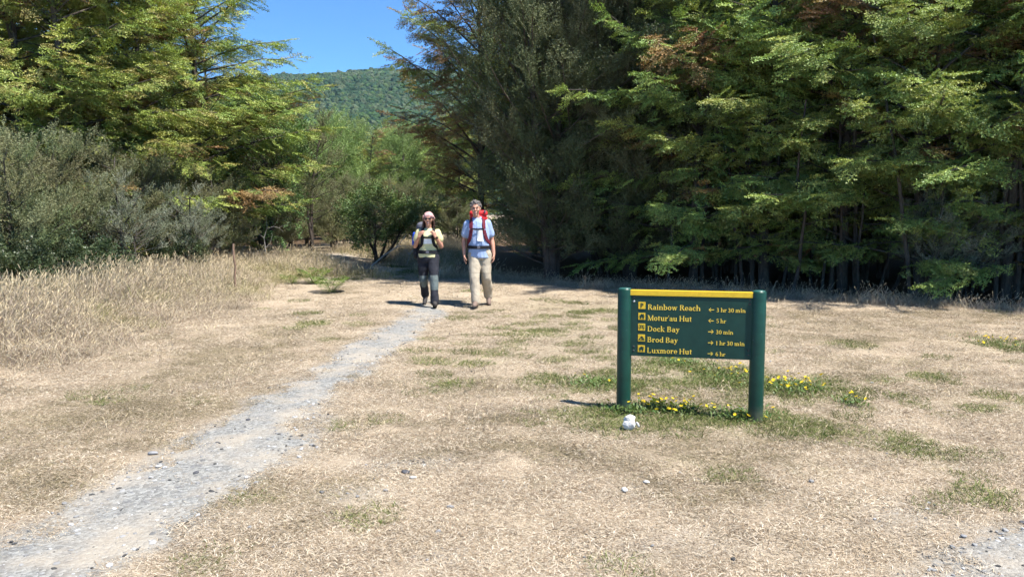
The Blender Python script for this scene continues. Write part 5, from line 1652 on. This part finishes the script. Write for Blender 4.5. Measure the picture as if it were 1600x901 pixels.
def backpack(name, label, owner_loc, sh_me, tr_me, o):
    e = empty(name, owner_loc)
    tag(e, label, 'backpack', 'backpacks worn by the walkers')
    S = Solid()
    cx, cy = o['c']
    w_ = o['w']
    S.loft([(cx, cy, o['z0'], w_ * .75, .085), (cx, cy + .01, o['z0'] + .06, w_ * .97, .11), (cx, cy + .02, (o['z0'] + o['z1']) / 2, w_, .125), (cx, cy + .01, o['z1'] - .06, w_ * .96, .115), (cx, cy, o['z1'], w_ * .8, .09)])
    for sx in (-1, 1): S.chain([(cx + sx * w_ * .95, cy + .0, o['z0'] + .08), (cx + sx * w_ * .95, cy, o['z0'] + .30)], [.05, .045])
    link('pack_bag', S.mesh('pack_bag', .012, 5, .008, 8), e, o['m'])
    S = Solid()
    S.loft([(cx, cy, o['z1'] - .03, w_ * .85, .10), (cx, cy - .005, o['z1'] + .03, w_ * .92, .115), (cx, cy - .01, o['z1'] + .09, w_ * .8, .10), (cx, cy - .01, o['z1'] + .12, w_ * .5, .06)])
    lid = link('lid', S.mesh('lid', .012, 5, .010, 9), e, o['ml'])
    bv = bvh_of(sh_me)
    for pts in o['straps']:
        P, Nn = hug(bv, pts, .012, 4)
        link('shoulder_strap', ribbon(P, Nn, o['sw'], .018), e, o['ms'])
    P, Nn = hug(bv, o['sternum'], .030, 4)
    link('chest_strap', ribbon(P, Nn, .026, .008), e, M_BLK)
    P, Nn = [], []
    bcx, bcy, bz = o['belt']
    for i in range(36):
        a = 2 * math.pi * i / 36
        d = Vector((math.cos(a), math.sin(a), 0))
        hit = bv.ray_cast(Vector((bcx, bcy, bz + o['tilt'] * d.y)) + d * .6, -d)
        q = hit[0] if hit[0] is not None and (hit[0] - Vector((bcx, bcy, hit[0].z))).length < .27 else Vector((bcx, bcy, bz)) + Vector((d.x * .19, d.y * .145, 0))
        P.append(q + d * .012); Nn.append(d)
    for it in range(3): P = [(P[i - 1] + P[i] * 2 + P[(i + 1) % 36]) / 4 for i in range(36)]
    hb = link('hip_belt', ribbon(P, Nn, o['bw'], .020, True), e, M_BLK)
    bk = link('buckle', bevel_box(.05, .014, .04, .004, 'buckle'), hb, M_GREYF)
    bk.location = P[27] + Nn[27] * .014
    return e
pk = backpack('backpack', 'maroon and red hiking backpack worn by the man in the checked shirt', (mx, my, hz1(mx, my)), m_shirt, m_tr, dict(
    c=(-.03, .27), w=.165, z0=.92, z1=1.46, m=M_MAROON, ml=M_RED, ms=M_MAROON, sw=.062, bw=.058, belt=(-.012, 0, 1.005), tilt=.0,
    straps=[[(-.135, .17, 1.44), (-.140, .08, 1.505), (-.138, 0, 1.50), (-.145, -.13, 1.38), (-.150, -.18, 1.25), (-.185, -.14, 1.12), (-.215, .05, 1.06), (-.16, .19, 1.04)],
            [(.055, .17, 1.44), (.060, .08, 1.505), (.058, 0, 1.50), (.080, -.13, 1.38), (.100, -.18, 1.25), (.140, -.14, 1.12), (.185, .05, 1.06), (.12, .19, 1.04)]],
    sternum=[(-.140, -.17, 1.315), (-.03, -.2, 1.305), (.085, -.17, 1.315)]))
S = Solid(); S.chain([(-.135, .22, 1.565), (.075, .22, 1.57)], [.056, .056])
o = link('rolled_mat', S.mesh('rolled_mat', .01, 3, .006, 10), pk, M_RED)
o['label'] = 'bright red stuff sack strapped across the top'
S = Solid(); S.ball((.082, .165, 1.60), (.020, .014, .030))
link('grey_toggle', S.mesh('grey_toggle', .005, 2), pk, M_GREYF)
# white folded map hanging from the chest strap
V, F = [], []
for i in range(9):
    t = i / 8
    z_ = 1.315 - .20 * t
    hit = b_sh.ray_cast(Vector((.03, -.6, z_)), Vector((0, 1, 0)))
    y_ = min(hit[0].y - .02, -.165) - .006 * math.sin(6 * t)
    for j in range(5):
        u_ = j / 4
        V.append((-.028 + .075 * u_ + .012 * t * (u_ - .2) * 3, y_ + .006 * math.cos(u_ * 6.28 + t * 2), z_ - .012 * u_))
n0 = len(V)
V += [(a, b + .004, c) for a, b, c in V]
for i in range(8):
    for j in range(4):
        q_ = [i * 5 + j, i * 5 + j + 1, (i + 1) * 5 + j + 1, (i + 1) * 5 + j]
        F.append(q_); F.append([n0 + a for a in q_[::-1]])
o = link('folded_map', np_mesh('folded_map', np.array(V), np.array(F), smooth=True), None, M_PAPER)
o.location = man.location
tag(o, 'white folded paper tucked under the chest strap of the man in blue', 'paper')

# ---- the woman
wx_, wy_ = ground_px(671, 478)
JW = dict(k=.90, hk=.96, head=(.0, -.03, 1.475), neck=(-.005, .01, 1.29), split=.0,
    torso=[(-.01, 0, .80, .125, .095), (-.01, 0, .88, .15, .11), (-.01, 0, 1.0, .125, .095), (-.005, 0, 1.12, .135, .10), (-.005, -.01, 1.2, .145, .112), (-.005, .0, 1.27, .125, .08), (-.005, .01, 1.315, .062, .055)],
    shirt=[(-.012, 0, .835, .172, .132), (-.012, 0, .89, .168, .128), (-.01, -.002, .96, .150, .116), (-.008, 0, 1.04, .145, .112), (-.005, -.006, 1.13, .155, .124), (-.005, -.012, 1.2, .162, .130), (-.005, 0, 1.27, .142, .095), (-.005, .008, 1.312, .078, .070), (-.005, .01, 1.322, .066, .060)],
    seat=[(-.012, .008, .76, .158, .125), (-.012, .008, .82, .172, .136), (-.012, .004, .915, .152, .118)],
    armL=[(-.160, .008, 1.262), (-.232, -.005, 1.015), (-.142, -.170, 1.180)], armR=[(.150, .008, 1.262), (.212, -.010, 1.015), (.130, -.172, 1.180)],
    handL=[(.30, -.05, 1), (.55, .8, .0), (1, -.35, .25), 1.05, .93], handR=[(-.30, -.05, 1), (-.55, .8, .0), (-1, -.35, .25), 1.05, .93],
    legL=[(-.092, .0, .83), (-.098, -.02, .46), (-.095, .26, .18)], legR=[(.075, .0, .83), (.100, -.20, .48), (.122, -.31, .108)],
    sleeve=.50, cuff=.066, tw=(.106, .088, .071, .067, .068))
wom, w_shirt, w_tr = build_person('person', 'hiker in a pale yellow shirt, pink headscarf and sunglasses gripping pack straps', (wx_, wy_, hz1(wx_, wy_)), JW, True)
hk = JW['hk']; hc = np.array(JW['head'])
face_parts(wom, hc, hk, False)
S = Solid()                                                                   # sunglasses
for sx in (-1, 1):
    S.ball(hc + np.array([sx * .033, -.100, .008]) * hk, (.029, .010, .019))
    S.chain([hc + np.array([sx * .058, -.090, .014]) * hk, hc + np.array([sx * .080, -.04, .012]) * hk, hc + np.array([sx * .082, .01, .008]) * hk], [.006, .005, .005])
S.chain([hc + np.array([-.02, -.106, .012]) * hk, hc + np.array([.02, -.106, .012]) * hk], [.006, .006])
link('sunglasses', S.mesh('sunglasses', .0045, 1), wom, M_LENS)
S = Solid(); rr = np.random.default_rng(9)                                    # hair down both sides to the shoulders
S.ball(hc + np.array([0, .035, .015]), (.080, .085, .095))
for i in range(60):
    a = rr.uniform(-.15, math.pi + .15)
    x_, y_ = .082 * math.cos(a), .025 + .072 * math.sin(a)
    sp_ = rr.uniform(1.0, 1.28)
    S.chain([hc + np.array([x_ * .95, y_, .03]), hc + np.array([x_ * 1.08, y_ + .005, -.06]), hc + np.array([x_ * sp_ + rr.normal(0, .008), y_ * 1.05 - .005, -.13 + rr.uniform(-.02, .015)])], [.016, .016, .008])
link('hair', S.mesh('hair', .006, 1, .004, 40), wom, M_HAIR_W)
S = Solid()                                                                   # headscarf over the crown, knotted behind
S.ball(hc + np.array([0, .018, .052]), (.085, .104, .074))
S.ball(hc + np.array([0, -.045, .055]), (.070, .050, .038))
S.chain([hc + np.array([.080, -.01, .045]), hc + np.array([.088, .05, .01]), hc + np.array([.07, .09, -.02])], [.018, .020, .02])
S.chain([hc + np.array([-.080, -.01, .045]), hc + np.array([-.086, .05, .01]), hc + np.array([-.07, .09, -.02])], [.018, .020, .02])
link('headscarf', S.mesh('headscarf', .007, 2, .006, 22), wom, M_PINK)
b_ws = bvh_of(w_shirt)
P, Nn = [], []                                                                # white print across the chest
for x_ in np.linspace(-.085, .075, 9):
    hit = b_ws.ray_cast(Vector((x_, -.6, 1.105)), Vector((0, 1, 0)))
    P.append(hit[0] + hit[1] * .002); Nn.append(hit[1].copy())
link('shirt_print', ribbon(P, Nn, .085, .002), wom, M_PRINT)
S = Solid(); aR = JW['armR']; wv = np.asarray(aR[2]) + (np.asarray(aR[1]) - np.asarray(aR[2])) * .12
dv = unit(np.asarray(aR[1]) - np.asarray(aR[2])); uu = unit(np.cross(dv, [0, 0, 1.0])); vv = np.cross(dv, uu)
ringp = [wv + (uu * math.cos(t) + vv * math.sin(t)) * .030 for t in np.linspace(0, 2 * math.pi, 13)]
S.chain(ringp, [.007] * 13)
S.ball(wv + np.array([.01, -.033, .012]), (.016, .010, .016))
link('wristwatch', S.mesh('wristwatch', .005, 1), wom, M_BLK)
shoe(wom, JW['legL'][2], (-.08, -1), -.62, .95, M_SHOE_W, 'boot'); shoe(wom, JW['legR'][2], (.10, -1), .22, .95, M_SHOE_W, 'boot')
wp = backpack('backpack', 'black hiking backpack with a blue side pouch worn by the hiker in yellow', (wx_, wy_, hz1(wx_, wy_)), w_shirt, w_tr, dict(
    c=(-.085, .235), w=.165, z0=.84, z1=1.30, m=M_BLKF, ml=M_GREYF, ms=M_BLK, sw=.052, bw=.062, belt=(-.012, 0, .925), tilt=.0,
    straps=[[(-.095, .15, 1.28), (-.100, .06, 1.345), (-.100, 0, 1.335), (-.105, -.12, 1.25), (-.108, -.17, 1.16), (-.13, -.13, 1.04), (-.165, .04, .98), (-.12, .16, .96)],
            [(.085, .15, 1.28), (.090, .06, 1.345), (.090, 0, 1.335), (.095, -.12, 1.25), (.098, -.17, 1.16), (.115, -.13, 1.04), (.15, .04, .98), (.1, .16, .96)]],
    sternum=[(-.105, -.17, 1.165), (-.005, -.2, 1.165), (.095, -.17, 1.17)]))
S = Solid(); S.chain([(-.270, .20, 1.05), (-.262, .20, 1.22)], [.040, .036])
o = link('side_pouch', S.mesh('side_pouch', .009, 3), wp, M_BLUE); o['label'] = 'blue bottle pouch on the side'
S = Solid(); S.chain([(-.22, .2, .86), (-.23, .2, 1.0)], [.07, .06])
link('side_pocket', S.mesh('side_pocket', .01, 4, .006), wp, M_BLKF)

# ------------------------------------------------------------------ thin summer air between here and the hill
bm = bmesh.new()
bmesh.ops.create_cube(bm, size=1.0)
x_lo, x_hi, y_lo, y_hi = gx[0] - 20, gx[-1] + 20, gy[0] - 20, max(gy[-1], 1600) + 20
bmesh.ops.scale(bm, vec=(x_hi - x_lo, y_hi - y_lo, 262.0), verts=bm.verts)
bmesh.ops.translate(bm, vec=((x_lo + x_hi) / 2, (y_lo + y_hi) / 2, 129.0), verts=bm.verts)
me = bpy.data.meshes.new('haze'); bm.to_mesh(me); bm.free()
m = bpy.data.materials.new('summer_haze'); m.use_nodes = True
nt = m.node_tree
nt.nodes.remove(nt.nodes['Principled BSDF'])
pv = nt.nodes.new('ShaderNodeVolumePrincipled')
pv.inputs['Color'].default_value = (.55, .78, 1.0, 1)
pv.inputs['Density'].default_value = 0.00008
pv.inputs['Anisotropy'].default_value = 0.2
nt.links.new(pv.outputs[0], nt.nodes['Material Output'].inputs['Volume'])
tag(link('haze', me, None, m), 'thin pale blue summer haze over the whole valley', 'haze', kind='stuff')
scene.cycles.volume_bounces = 0
